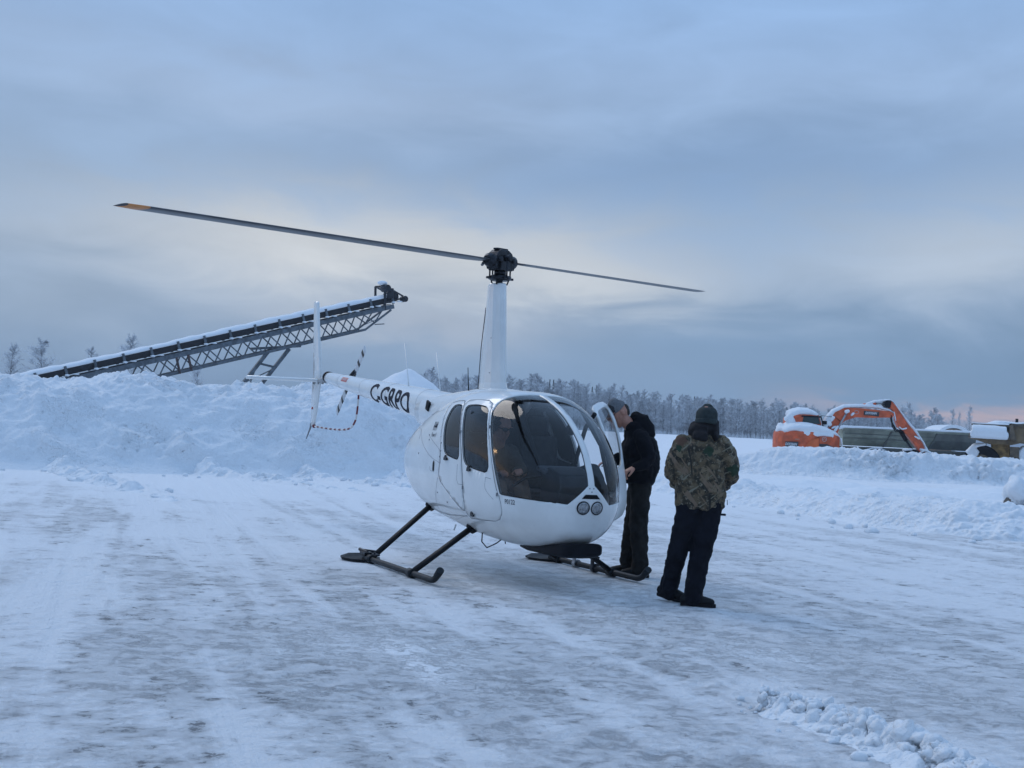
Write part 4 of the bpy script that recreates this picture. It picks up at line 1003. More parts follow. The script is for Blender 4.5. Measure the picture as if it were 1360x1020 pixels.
def spruce_mesh(seed,h):
    r=random.Random(seed); T=MB(); K=MB(); T.tube([(0,0,0),(0,0,h*.6),(0,0,h)],[.10,.06,.01],6)
    for k in range(46):
        t=.06+.94*k/46; R_=h*.13*(1-t)**.8+.05
        for j in range(9):
            a=r.uniform(0,6.28); L_=R_*r.uniform(.6,1.15); c,s=math.cos(a),math.sin(a); z=h*t
            for m_ in range(4):
                q=r.uniform(.1,1)*L_; w=.10*r.uniform(.6,1.4); dz=-q*.35+r.uniform(-.05,.05)
                K.add([(c*q-s*w,s*q+c*w,z+dz),(c*q+s*w,s*q-c*w,z+dz),(c*(q+.22),s*(q+.22),z+dz-.12+r.uniform(-.05,.1))],[(0,1,2)])
    return T,K
def proto(kind,seed,h,**k):
    T,K=(birch_mesh(seed,h,**k) if kind=='b' else spruce_mesh(seed,h))
    t=T.build('trunk',BARK); c=K.build('crown',k and TWIG or (TWIG if kind=='b' else NEED),fixn=False)
    tm,cm=t.data,c.data; bpy.data.objects.remove(t); bpy.data.objects.remove(c); return tm,cm
BP=[proto('b',11+i,8.0,dens=1.5,wide=.85+.15*(i%3),tw=.05,start=.06) for i in range(8)]
SP=[proto('s',31+i,8.0) for i in range(2)]
def gh(x,y): return float(ground_h(np.array([float(x)]),np.array([float(y)]))[0])
def tree(pr,name,x,y,h,label,group=None,sxy=1.0,rz=0):
    root=empty(name,(x,y,gh(x,y)-.05),rz); tag(root,label,'tree',group)
    s=h/8.0; root.scale=(s*sxy,s*sxy,s)
    for me,nm in ((pr[0],'trunk'),(pr[1],'crown')):
        o=bpy.data.objects.new(nm,me); COL.objects.link(o); o.parent=root
    return root
rt=random.Random(5)
def top_h(x):   # tree top profile of the far wood, from the picture's skyline
    P=[(-30,7.2),(-14,7.6),(-8,6.6),(-4,7.2),(3,7.4),(10,6.9),(18,6.4),(26,5.7),(34,5.6),(42,5.3),(50,5.2),(58,5.4),(66,5.6),(74,5.2)]
    return float(np.interp(x,[p[0] for p in P],[p[1] for p in P]))
k=0
for i in range(200):
    x=-14+ (80-0)*((i+.5*rt.random())/200)*1.0; y=194+rt.uniform(-4,9)
    if 62<x: 
        if rt.random()<.5: continue
    h=top_h(x)*rt.uniform(.80,1.14)
    tree(BP[rt.randrange(8)],'birch_tree',x,y,h,'frosted bare birch in the long far treeline beyond the snow field','birches of the far treeline',rt.uniform(.85,1.25),rt.uniform(0,6.28)); k+=1
for i in range(10):
    x=rt.uniform(6,50); tree(SP[i%2],'spruce_tree',x,200+rt.uniform(0,6),top_h(x)*rt.uniform(1.0,1.18),'thin dark spruce top rising out of the far frosted birches','spruces of the far treeline',.55,rt.random())
# the wood behind them reads as one mass
def far_wood():
    vs=[];fs=[]; me=bpy.data.meshes.new('forest')
    V=[];F=[];off=0
    srcs=[]
    for tm,cm in BP[:5]:
        for mm in (tm,cm):
            v=np.empty(len(mm.vertices)*3,np.float32); mm.vertices.foreach_get('co',v); v=v.reshape(-1,3)
        srcs.append((np.array([q.co[:] for q in cm.vertices]),[tuple(p.vertices) for p in cm.polygons]))
    tri=[np.array([f for f in fs_ if len(f)==3]) for _,fs_ in srcs]
    for i in range(150):
        k=rt.randrange(5); v,_=srcs[k]; x=-20+92*((i+rt.random())/150); y=206+rt.uniform(0,14); h=top_h(x)*rt.uniform(.85,1.1)/8; a=rt.uniform(0,6.28); c,s=math.cos(a),math.sin(a)
        w=np.stack([(v[:,0]*c-v[:,1]*s)*h*1.3+x,(v[:,0]*s+v[:,1]*c)*h*1.3+y,v[:,2]*h+1.5],-1); V.append(w); F.append(tri[k]+off); off+=len(v)
    V=np.concatenate(V).astype(np.float32); F=np.concatenate(F).astype(np.int32)
    me.vertices.add(len(V)); me.vertices.foreach_set('co',V.reshape(-1)); me.loops.add(F.size); me.loops.foreach_set('vertex_index',F.reshape(-1)); me.polygons.add(len(F))
    me.polygons.foreach_set('loop_start',np.arange(len(F),dtype=np.int32)*3); me.polygons.foreach_set('loop_total',np.full(len(F),3,dtype=np.int32)); me.update(calc_edges=True)
    o=link('forest',me,None,TWIGD); tag(o,'frosted wood behind the far treeline, reading as one grey mass','forest',kind='stuff')
far_wood()
# brush along the foot of the wood
def brush():
    K=MB(); r=random.Random(9)
    for i in range(2600):
        x=r.uniform(-16,72); y=r.uniform(186,196); z=gh(x,y) if i%20==0 else 1.45; 
        for j in range(3):
            d=Vector((r.gauss(0,.35),r.gauss(0,.35),r.uniform(.3,1.1))); w=.03
            K.add([(x-w,y,z),(x+w,y,z),(x+d.x,y+d.y,z+d.z*1.1)],[(0,1,2)])
    o=K.build('undergrowth',TWIGD,fixn=False); tag(o,'low frosted brush along the foot of the far wood','undergrowth',kind='stuff')
brush()
# single trees one can tell apart
SB=[proto('b',51+i,8.0,dens=1.8,wide=1.05,tw=.045,start=.12) for i in range(3)]
for (x,y,h,p,sx,lab) in [(-43.4,110,5.9,0,.9,'bushy frosted birch above the snow bank, outermost at the left edge'),
  (-40.9,110,6.5,1,1.15,'wide frosted birch above the snow bank just left of the conveyor foot'),
  (-36.9,111,6.1,2,.7,'small frosted treetop showing over the low end of the conveyor belt'),
  (-33.3,110,7.2,0,.9,'frosted treetop rising over the conveyor belt, right of a smaller one'),
  (-27.3,110,5.1,1,.8,'low frosted treetop between the conveyor truss and the bank')]:
    tree(SB[p],'birch_tree',x,y,h,lab,None,sx)
for (x,y,h,p,sx,lab) in [(-9.6,150,7.0,2,.9,'frosted birch standing behind the thin boom antenna'),(-5.9,152,6.3,0,.8,'frosted birch just left of the mast fairing'),
  (80.5,258,8.8,0,.8,'tall frosted birch beyond the orange digger arm'),(77.6,256,7.6,1,.7,'slim frosted birch just left of the one beyond the digger arm'),
  (90.2,260,8.0,2,.62,'lone slim twin birch between the trailer and the dump truck'),(91.9,261,7.4,1,.4,'thinner stem beside the lone twin birch'),
  (94.3,262,8.8,1,.6,'lone tall birch left of the dump truck')]:
    tree(SB[p],'birch_tree',x,y,h,lab,None,sx)
# ------------------------------------------------------------------ conveyor
GALV=mat('weathered_steel',(.085,.105,.125),.6,.2,var=.35,vscale=3)
BELT=mat('belt_rubber',(.010,.011,.015),.9)
RUST=mat('rusty_steel',(.06,.035,.032),.8,var=.4,vscale=6)
conv=empty('conveyor',(-17.4,83.5,gh(-17.4,83.5))); tag(conv,'long inclined truss conveyor with snow along its belt, rising behind the left bank','conveyor')
A0=Vector((-28.9,73.8,3.05)); B0=Vector((-9.1,89.35,10.42)); CO=conv.location
ax=(B0-A0); side=Vector((.62,-.78,0)); upv=side.cross(ax.normalized()); upv= upv if upv.z>0 else -upv
def CP(t,s=0,h=0): return A0+ax*t+side*s+upv*h-CO
# belt trough sides, drooping between idlers
m=MB()
for s in (-1,1):
    m.add([CP(-.34,s*.52,0),CP(1.0,s*.52,0),CP(1.0,s*.36,-.50),CP(-.34,s*.36,-.50)],[(0,1,2,3)])
m.add([CP(-.34,-.36,-.50),CP(1.0,-.36,-.50),CP(1.0,.36,-.50),CP(-.34,.36,-.50)],[(0,1,2,3)])
m.add([CP(-.34,-.30,-.62),CP(1.0,-.30,-.62),CP(1.0,.30,-.62),CP(-.34,.30,-.62)],[(0,1,2,3)])
b=m.build('belt',BELT,conv); mm=b.modifiers.new('t','SOLIDIFY'); mm.thickness=.03
ts=[.04+.0686*i for i in range(-4,15)]
for t in ts:
    f=MB()
    for s in (-1,1):
        f.bar(CP(t,s*.62,-.62),CP(t,s*.60,.05),.12,.14); f.bar(CP(t,s*.60,.0),CP(t,s*.30,-.42),.05,.07); f.tube([CP(t,s*.55,-.08),CP(t,s*.28,-.38)],.055,8); f.tube([CP(t,s*.05,-.50),CP(t,s*.5,-.50)],.05,8)
    f.tube([CP(t,-.28,-.42),CP(t,.28,-.42)],.06,8); fr=f.build('idler_frame',GALV,conv)
    q=MB(); q.ball(tuple(CP(t,.64,-.50)),(.16,.10,.07),6); q.ball(tuple(CP(t+.02,.62,-.55)),(.22,.10,.05),6); q.build('snow',SNOW,fr)
# snow sitting along the trough
def snow_strip():
    n=230; rings=[]
    for i in range(n+1):
        t=-.30+1.295*i/n; h=.24+.025*math.sin(i*.31)+.015*math.sin(i*.83+1)+.05*math.sin(i*.045); w=.60+.015*math.sin(i*.5)
        if t>.97: h*=.8
        rings.append([CP(t,w*math.cos(a),-.06+(h*math.sin(a) if a<math.pi else -.05)) for a in [2*math.pi*k/14 for k in range(14)]])
    MB().loft(rings).build('snow_cover',SNOW,conv)
snow_strip()
for s in (-1,1):
    m=MB(); m.bar(CP(-.34,s*.60,-.80),CP(1.0,s*.60,-.80),.14,.30); m.build('side_beam',GALV,conv)
    def low(t): return -1.95+.15*(1-t) + (1.05*max(0,(t-.90))/.10 if t>.90 else 0)
    m=MB(); m.bar(CP(-.34,s*.60,low(0)),CP(.90,s*.60,low(.9)),.13,.16); m.bar(CP(.90,s*.60,low(.9)),CP(.99,s*.60,low(.99)),.10,.12); m.build('lower_chord',GALV,conv)
    m=MB(); n=19
    for i in range(n):
        t0=-.1+1.06*i/n; t1=-.1+1.06*(i+1)/n; tm=(t0+t1)/2
        m.bar(CP(t0,s*.60,-.94),CP(tm,s*.60,low(tm)),.055,.075); m.bar(CP(tm,s*.60,low(tm)),CP(t1,s*.60,-.94),.055,.075)
    m.build('truss_web',GALV,conv)
m=MB(); n=13
for i in range(n+1):
    t=-.1+1.06*i/n; m.bar(CP(t,-.6,-1.85),CP(t,.6,-1.85),.06,.06)
    if i<n: m.bar(CP(t,-.6,-1.9 if t<.85 else low(t)),CP(t+1.06/n,.6,-1.9 if t<.85 else low(t+.08)),.04,.04)
m.build('cross_brace',GALV,conv)
for t in (.40,.37): MB().bar(CP(t,.68,-.9),CP(t,.68,-1.95),.16,.10).build('rusty_post',RUST,conv)
m=MB(); m.tube([CP(1.01,-.55,-.15),CP(1.01,.55,-.15)],.34,16); m.build('head_pulley',BELT,conv)
m=MB()
for s in (-1,1):
    m.bar(CP(.97,s*.62,-.9),CP(.985,s*.62,.75),.12,.16); m.bar(CP(.985,s*.62,.75),CP(1.04,s*.62,-.35),.08,.10); m.bar(CP(.97,s*.62,-.45),CP(1.04,s*.62,-.35),.1,.1)
m.bar(CP(.985,-.62,.72),CP(.985,.62,.72),.14,.14); m.build('head_frame',DARKM,conv)
MB().tube([CP(.985,.3,.55),CP(.985,.95,.55)],.26,14).build('drive_motor',DARKM,conv,bevel=.02); MB().box(tuple(CP(.995,.7,.15)),(.45,.3,.7)).build('gearbox',DARKM,conv,bevel=.02); MB().tube([CP(1.035,.4,-.45),CP(1.035,.9,-.45)],.22,12).build('drive_pulley',DARKM,conv,bevel=.02)
MB().ball(tuple(CP(.985,.35,.95)),(.36,.4,.16),8).build('snow_cap',SNOW,conv)
def leg(t,s,dx): 
    top=CP(t,s*.7,-1.95); bot=Vector((top.x+dx*.6*1.0,top.y+dx*.0,0)); return top,bot
L1=[(Vector((-15.0,85.0,6.1)),Vector((-18.6,82.4,.2))),(Vector((-16.2,84.3,5.9)),Vector((-19.6,81.6,.2)))]
for a,b_ in L1: MB().bar(a-CO,b_-CO,.20,.22).build('support_leg',GALV,conv)
m=MB(); m.bar(Vector((-14.4,85.6,6.35))-CO,Vector((-17.2,83.4,5.9))-CO,.35,.16); m.bar(L1[0][0].lerp(L1[0][1],.22)-CO,L1[1][0].lerp(L1[1][1],.16)-CO,.12,.14); m.bar(L1[0][0].lerp(L1[0][1],.24)-CO,L1[1][0].lerp(L1[1][1],.40)-CO,.06,.07); m.bar(L1[1][0].lerp(L1[1][1],.2)-CO,L1[1][0].lerp(L1[1][1],.40)+Vector((.4,.2,0))-CO,.05,.06); m.build('leg_brace',GALV,conv)

# ------------------------------------------------------------------ excavator
ORANGE=mat('orange_paint',(.62,.105,.030),.5,var=.25,vscale=2.5,coat=.1)
ORANGE2=mat('orange_paint_clean',(.66,.125,.032),.45,var=.12,vscale=2)
EGLASS=mat('cab_glass',(.02,.045,.045),.08,spec=.8)
PLATE=mat('black_plate',(.03,.03,.033),.5,var=.2)
WINK=mat('white_lettering',(.70,.72,.75),.5)
ex=empty('excavator',(14.0,60.0,0)); tag(ex,'orange tracked excavator under thick snow, arm folded down to the bank','excavator')
E0=Vector((14.0,60.0,0))
def EP(x,y,z): return Vector((x,y,z))-E0
# upper house: rounded tail swing, seen from behind-left
def house():
    P=[]
    # plan outline (x,y): counterweight arc on the left
    for a in range(100,281,15): P.append((13.55+1.12*math.cos(R(a)),60.0+1.30*math.sin(R(a))))
    P+= [(13.9,58.70),(14.5,58.72),(15.0,58.85),(15.32,59.15),(15.42,59.7),(15.42,60.6),(15.2,61.25),(14.2,61.3)]
    rings=[]
    for z,k in ((.98,.93),(1.06,1.0),(1.5,1.01),(1.86,1.0),(1.98,.97),(2.03,.90)):
        rings.append([EP(14.0+(x-14.0)*k,60+(y-60)*k,z) for x,y in P])
    return MB().loft(rings,smooth=False).build('house_body',ORANGE,ex,bevel=.03)
hb=house()
m=MB(); n=9   # cleaner curved engine door on the side facing us
arc=[(13.62,1.12)]+[(13.62+.66*(1-math.cos(R(a))),1.12+.62*math.sin(R(a))) for a in range(20,91,14)]+[(14.25,1.76),(14.25,1.12)]
m.prism(arc,'y',58.655,58.70); m.v=[EP(*v) for v in m.v]; m.build('engine_door',ORANGE2,ex)
m=MB(); m.prism([(14.28,1.12),(14.28,1.80),(14.86,1.80),(14.86,1.12)],'y',58.66,58.72); m.v=[EP(*v) for v in m.v]; m.build('side_panel',ORANGE,ex)
m=MB(); m.prism([(14.27,1.15),(14.27,1.46),(14.62,1.46),(15.05,1.28),(15.12,1.15)],'y',58.63,58.66); m.v=[EP(*v) for v in m.v]; pl_=m.build('black_panel',PLATE,ex)
def plain_text(name,txt,size,loc,rx,rz,mats,parent,shear=0,xs=1.0,bold=0.0,ext=.004):
    M_=Matrix.Translation(loc)@Euler((rx,0,rz)).to_matrix().to_4x4()
    return text_on(name,txt,size,lambda u,v: M_@Vector((u,v,ext)),mats,parent,shear,xs,bold,step=9)
m=MB(); m.box(EP(13.02,58.72,1.38),(.60,.03,.24),Matrix.Rotation(R(-22),3,'Z')); m.build('name_plate',PLATE,ex)
plain_text('name_lettering','DOOSAN',.17,EP(12.74,58.80,1.32),R(90),R(-22),WINK,ex,.25,.72,.004)
MB().box(EP(13.02,58.70,1.19),(.44,.03,.06),Matrix.Rotation(R(-22),3,'Z')).build('snow',SNOW,ex)
plain_text('model_lettering','DX140LCR',.11,EP(14.33,58.62,1.17),R(90),0,WINK,ex,.1,.9)
m=MB(); m.tube([EP(14.5,58.66,1.68)+Vector((.10*math.cos(R(a)),0,.10*math.sin(R(a)))) for a in range(0,361,24)],.014,6); m.tube([EP(14.42,58.66,1.64),EP(14.5,58.66,1.72),EP(14.58,58.66,1.64)],.012,5); m.build('emblem',mat('emblem_silver',(.5,.42,.40),.5),ex)
MB().box(EP(13.25,58.66,1.62),(.18,.05,.05),Matrix.Rotation(R(-18),3,'Z')).build('tail_lamp',mat('lamp_amber',(.5,.2,.12),.4),ex)
# undercarriage (mostly below the bank top)
for y in (59.0,61.0):
    m=MB(); P=[]
    for a in range(90,271,20): P.append((12.75+.42*math.cos(R(a)),.44+.42*math.sin(R(a))))
    for a in range(-90,91,20): P.append((15.6+.42*math.cos(R(a)),.44+.42*math.sin(R(a))))
    m.prism(P,'y',y-.28,y+.28); m.v=[EP(*v) for v in m.v]; m.build('track',RUBBER,ex,bevel=.02)
MB().tube([EP(14.1,60,.5),EP(14.1,60,.99)],.55,20).build('slew_ring',DARKM,ex)
# cab with window on the far side of the house
m=MB(); P=[(13.0,2.0),(13.0,2.60),(13.25,2.80),(14.42,2.80),(14.56,2.40),(14.62,2.0)]
m.prism(P,'y',59.55,60.75); m.v=[EP(*v) for v in m.v]; cab=m.build('cab',ORANGE,ex,bevel=.03)
m=MB(); m.prism([(13.66,2.44),(13.70,2.70),(14.40,2.70),(14.50,2.38),(13.9,2.38)],'y',59.53,59.545); m.v=[EP(*v) for v in m.v]; m.build('window',EGLASS,cab)
m=MB(); m.prism([(13.60,2.68),(13.62,2.75),(14.48,2.75),(14.50,2.68)],'y',59.51,59.55); m.v=[EP(*v) for v in m.v]; m.build('window_frame',BLACK,cab)
MB().tube([EP(14.50,59.5,2.75),EP(14.58,59.45,2.45),EP(14.60,59.4,2.2)],.03,6).build('grab_rail',BLACK,ex)
m=MB(); m.box(EP(14.66,59.4,2.46),(.20,.12,.16)); m.box(EP(14.80,59.5,2.34),(.22,.1,.12)); m.build('mirror',BLACK,ex,bevel=.02)
MB().tube([EP(14.5,59.5,2.78),EP(15.2,59.55,2.74),EP(15.5,59.6,2.5)],.012,5).build('cable',BLACK,ex)
# snow on cab and house
blob('snow_cap',[[(13.10-14,.1,2.78,.62,.20),(13.55-14,.1,2.92,.66,.24),(14.0-14,.1,2.92,.66,.20),(14.38-14,.1,2.80,.6,.12)],[(12.98-14,-.2,2.50,.16,.18),(13.15-14,-.3,2.72,.22,.16)],[(12.98-14,-.35,2.3,.15,.2),(13.30-14,-.42,2.45,.16,.28)]],.05,SNOW,ex,smooth=3,disp=.08,dscale=.3,ref=(0,1,0))
blob('snow_cap',[[(12.70-14,-.1,1.98,1.0,.20),(13.1-14,-.1,2.14,1.15,.30),(13.9-14,-.1,2.18,1.22,.28),(14.6-14,-.1,2.08,1.22,.22),(15.1-14,0,1.95,1.1,.14),(15.36-14,0,1.78,.9,.07)],[(12.60-14,-.3,1.90,.5,.14),(12.66-14,-.1,2.25,.3,.15)],[(13.35-14,-1.18,1.86,.10,.10),(14.9-14,-1.24,1.86,.10,.09)]],.06,SNOW,ex,smooth=3,disp=.10,dscale=.35,ref=(0,1,0))
blob('snow_cap',[[(12.83-14,-.5,2.5,.12,.10),(12.90-14,-.5,2.56,.14,.10)]],.04,SNOW,ex,smooth=2,ref=(0,1,0))
blob('snow_cap',[[(15.36-14,-.9,1.75,.10,.05),(15.44-14,-.9,1.4,.06,.04),(15.46-14,-.9,1.2,.05,.04)]],.04,SNOW,ex,smooth=2,ref=(0,1,0))
# boom
BOOM=[(14.95,1.7),(14.80,2.37),(15.0,2.81),(15.19,3.03),(15.58,3.22),(16.36,3.22),(17.11,3.18),(17.74,3.14),(17.98,3.03),(17.9,2.85),(17.71,2.84),(16.96,2.79),(16.18,2.78),(15.68,2.60),(15.41,2.34),(15.29,2.05),(15.24,1.7)]
m=MB(); m.prism(BOOM,'y',59.62,59.98); m.v=[EP(*v) for v in m.v]; bo=m.build('boom',ORANGE,ex,bevel=.02)
STK=[(17.61,3.36),(17.70,3.58),(17.82,3.62),(18.04,3.42),(18.37,2.93),(18.66,2.55),(18.94,2.27),(19.36,1.70),(19.50,1.30),(19.23,1.30),(18.89,1.74),(18.48,2.20),(18.2,2.41),(18.06,2.7),(18.03,3.0),(17.85,3.24)]
m=MB(); m.prism(STK,'y',59.64,59.96); m.v=[EP(*v) for v in m.v]; m.build('stick',ORANGE,ex,bevel=.02)
m=MB(); m.box(EP(16.89,59.61,2.99),(.72,.02,.20),Matrix.Rotation(R(3),3,'Y')); m.build('name_plate',PLATE,bo)
plain_text('name_lettering','DOOSAN',.155,EP(16.60,59.595,2.95),R(90),0,WINK,bo,.25,.80,.004)
m=MB(); m.tube([EP(16.19,59.61,3.02)+Vector((.10*math.cos(R(a)),0,.08*math.sin(R(a)))) for a in range(0,361,24)],.012,5); m.build('emblem',MATS['emblem_silver'],bo)
for s in (59.48,60.10):
    MB().tube([EP(15.08,s,1.6),EP(15.30,s,2.2)],.085,10).build('boom_cylinder',ORANGE,ex)
    MB().tube([EP(15.30,s,2.2),EP(15.70,s,2.98)],.05,10).build('cylinder_rod',STEEL,ex)
MB().tube([EP(16.55,59.8,3.37),EP(17.12,59.8,3.47)],.085,10).build('stick_cylinder',ORANGE,ex)
MB().tube([EP(17.12,59.8,3.47),EP(17.72,59.8,3.52)],.045,10).build('cylinder_rod',STEEL,ex)
m=MB(); m.prism([(17.45,3.45),(17.55,3.62),(17.80,3.62),(17.75,3.30),(17.6,3.3)],'y',59.56,60.04); m.v=[EP(*v) for v in m.v]; m.build('stick_bracket',BLACK,ex)
MB().tube([EP(18.30,59.8,2.30),EP(18.62,59.8,1.80)],.10,10).build('bucket_cylinder',BLACK,ex)
MB().tube([EP(18.62,59.8,1.80),EP(18.96,59.8,1.32)],.055,10).build('cylinder_rod',DARKM,ex)
for dy,dz in ((0,0),(.08,-.05),(-.08,-.10),(.02,-.16)):
    MB().tube([EP(17.82,59.7+dy,2.95),EP(17.88,59.6+dy,2.6+dz),EP(18.04,59.58+dy,2.35+dz),EP(18.28,59.6+dy,2.22),EP(18.42,59.62+dy,2.22)],.022,6).build('hydraulic_hose',BLACK,ex)
m=MB(); m.bar(EP(18.6,59.8,1.26),EP(19.0,59.8,1.34),.3,.10); m.bar(EP(18.95,59.8,1.35),EP(19.6,59.8,1.18),.26,.12); m.bar(EP(19.2,59.8,1.45),EP(19.75,59.8,1.20),.20,.12); m.tube([EP(19.0,59.6,1.2),EP(19.0,60.0,1.2)],.12,12); m.build('bucket_linkage',BLACK,ex)
m=MB(); P=[(18.7,1.2),(19.6,1.2),(19.7,.9),(19.5,.5),(19.0,.25),(18.55,.35),(18.6,.5),(19.0,.55),(19.2,.9)]
m.prism(P,'y',59.3,60.3); m.v=[EP(*v) for v in m.v]; m.build('bucket',DARKM,ex,bevel=.02)
def es(tubes,v=.035,d=.04): return blob('snow',[[ (x-14,y-60,z,a,b_) for x,y,z,a,b_ in t] for t in tubes],v,SNOW,ex,smooth=2,disp=d,dscale=.18,ref=(0,1,0))
es([[(14.72,59.8,2.42,.22,.10),(14.9,59.8,2.72,.24,.12),(15.15,59.8,3.03,.24,.11),(15.6,59.8,3.26,.24,.10),(16.1,59.8,3.32,.24,.09),(16.8,59.8,3.34,.22,.09),(17.2,59.8,3.33,.2,.08),(17.75,59.8,3.19,.22,.04),(17.98,59.8,3.08,.2,.03)],
    [(16.7,59.8,3.44,.12,.06),(17.1,59.8,3.58,.14,.06),(17.5,59.8,3.64,.15,.05),(17.75,59.8,3.68,.18,.04),(17.92,59.8,3.60,.17,.04)],
    [(17.95,59.72,3.55,.14,.03),(18.4,59.7,2.98,.14,.035),(18.72,59.7,2.58,.16,.06),(18.98,59.7,2.30,.16,.06),(19.4,59.75,1.74,.16,.05),(19.62,59.75,1.35,.16,.06)],
    [(14.55,59.7,2.28,.2,.10),(14.80,59.65,2.36,.24,.15),(15.0,59.6,2.45,.18,.12)],[(15.0,59.55,2.6,.08,.08),(15.1,59.5,2.72,.08,.07)],[(15.05,59.5,2.22,.07,.05),(15.2,59.5,2.30,.06,.05)]])
es([[(15.62,59.42,3.0,.10,.09),(15.74,59.42,3.05,.11,.08)],[(15.95,59.55,2.88,.10,.06),(16.02,59.52,2.95,.09,.06)],[(15.16,59.42,2.1,.07,.07),(15.28,59.42,2.3,.07,.06)],
    [(18.5,59.8,1.36,.18,.05),(18.85,59.75,1.40,.18,.07)],[(19.25,59.7,1.42,.16,.06),(19.5,59.7,1.38,.18,.08),(19.74,59.7,1.24,.18,.10)],[(19.1,59.6,1.2,.1,.03),(19.35,59.6,1.32,.1,.04)],
    [(18.22,59.6,2.42,.06,.035),(18.35,59.6,2.32,.06,.04),(18.55,59.6,2.38,.06,.04)],[(18.95,59.58,2.02,.05,.04),(19.15,59.58,1.92,.06,.05)],[(17.95,59.6,3.12,.05,.03),(18.04,59.6,2.7,.05,.025)]],.03,.02)

# ------------------------------------------------------------------ dump trailer
OLIVE=mat('olive_grey_paint',(.20,.215,.17),.5,var=.3,vscale=1.2,bump=.004,bscale=5)
OLIVED=mat('dull_dark_paint',(.085,.09,.08),.5,var=.3,vscale=1.5)
tr=empty('dump_trailer',(22.4,72.5,0)); tag(tr,'long grey-green dump trailer with snow on its rim behind the excavator arm','trailer'); T0=Vector((22.4,72.5,0))
def TP(x,y,z): return Vector((x,y,z))-T0
def tub(x0,x1,m_,name,lean):
    m=MB(); 
    rings=[]
    for x,dz in ((x0,0),(x1,0)):
        rings.append([TP(x,y,z+dz) for y,z in ((72.0,1.45),(71.6,1.95),(71.45,2.42),(71.52,2.42),(71.66,1.95),(72.1,1.55),(73.9,1.55),(74.2,1.95),(74.45,2.42),(74.5,2.42),(74.35,1.95),(74.0,1.45))])
    m.loft(rings,smooth=False); return m.build(name,m_,tr)
tub(18.72,26.2,OLIVE,'tub',0)
for x0,dx in ((21.45,-.36),(24.0,-.34)):
    m=MB(); m.bar(TP(x0,71.42,2.38),TP(x0+dx,71.9,1.45),.10,.07); m.build('tub_rib',OLIVED,tr)
MB().add([TP(24.05,71.425,2.40),TP(26.2,71.425,2.40),TP(26.2,71.98,1.44),TP(23.7,71.98,1.44),TP(23.85,71.575,1.95),TP(26.2,71.575,1.95)],[(0,1,5,4),(4,5,2,3)]).build('rear_panel',OLIVED,tr)
m=MB(); m.prism([(18.50,1.55),(18.48,2.42),(18.72,2.30),(18.76,1.45),(18.6,1.42)],'y',71.6,74.3); m.v=[TP(*v) for v in m.v]; m.build('tailgate',mat('pale_panel',(.42,.40,.30),.6,var=.35,vscale=2),tr,bevel=.01)
for z,w in ((2.12,.03),(1.86,.03)): MB().bar(TP(18.8,71.56 if z<2 else 71.5,z),TP(23.9,71.56 if z<2 else 71.5,z),.02,.03).build('side_rail',OLIVED,tr)
MB().bar(TP(18.7,71.42,2.40),TP(26.25,71.42,2.40),.10,.10).build('top_rail',OLIVE,tr)
m=MB()
for y in (72.3,73.6): m.bar(TP(18.6,y,1.28),TP(26.3,y,1.28),.15,.26)
m.bar(TP(18.8,71.6,1.36),TP(26.2,71.6,1.36),.08,.06); m.build('chassis',OLIVED,tr)
for x in (19.6,20.8,25.4,26.4):
    for y in (71.9,74.0):
        w=MB().tube([TP(x,y-.15,.5),TP(x,y+.15,.5)],.5,24).build('wheel',RUBBER,tr,bevel=.03); MB().tube([TP(x,y-.17,.5),TP(x,y-.14,.5)],.25,16).build('rim',STEEL,w)
m=MB(); m.prism([(19.9,1.10),(20.4,1.30),(20.8,1.30),(21.3,1.10),(21.2,1.06),(20.8,1.22),(20.4,1.22),(20.0,1.06)],'y',71.3,71.8); m.v=[TP(*v) for v in m.v]; m.build('mudguard',BLACK,tr)
def ts_(tubes,v=.04,d=.04): return blob('snow',[[ (x-22.4,y-72.5,z,a,b_) for x,y,z,a,b_ in t] for t in tubes],v,SNOW,tr,smooth=2,disp=d,dscale=.3,ref=(0,1,0))
ts_([[(18.45,71.5,2.42,.18,.10),(18.75,71.5,2.48,.16,.09),(21,71.5,2.49,.15,.07),(24,71.5,2.50,.15,.07),(26.2,71.5,2.52,.15,.08)],[(19.9,71.5,1.2,.15,.03),(20.4,71.5,1.36,.2,.05),(20.8,71.5,1.36,.2,.05),(21.3,71.5,1.18,.15,.03)]],.035,.03)
MB().box(TP(22.3,73,2.25),(7.4,2.6,.16)).build('snow_load',SNOW,tr,bevel=.05)
MB().box(TP(25.8,71.7,1.42),(1.6,.7,.05)).build('snow',SNOW,tr,bevel=.02)
# low flat rack beside the trailer's end
fr=empty('flat_rack',(25.6,66,0)); tag(fr,'low flat steel rack dusted with snow in front of the trailer end','rack')
m=MB(); m.box((0,0,1.27),(2.2,1.2,.06)); 
for x in (-.9,-.3,.35,.9): m.box((x,-.4,.95),(.10,.12,.6)); m.box((x,.4,.95),(.10,.12,.6))
m.box((-.2,-.45,1.08),(1.4,.06,.10)); m.build('frame',OLIVED,fr)
MB().box((0,0,1.325),(2.24,1.24,.05)).build('snow_cover',SNOW,fr,bevel=.02)
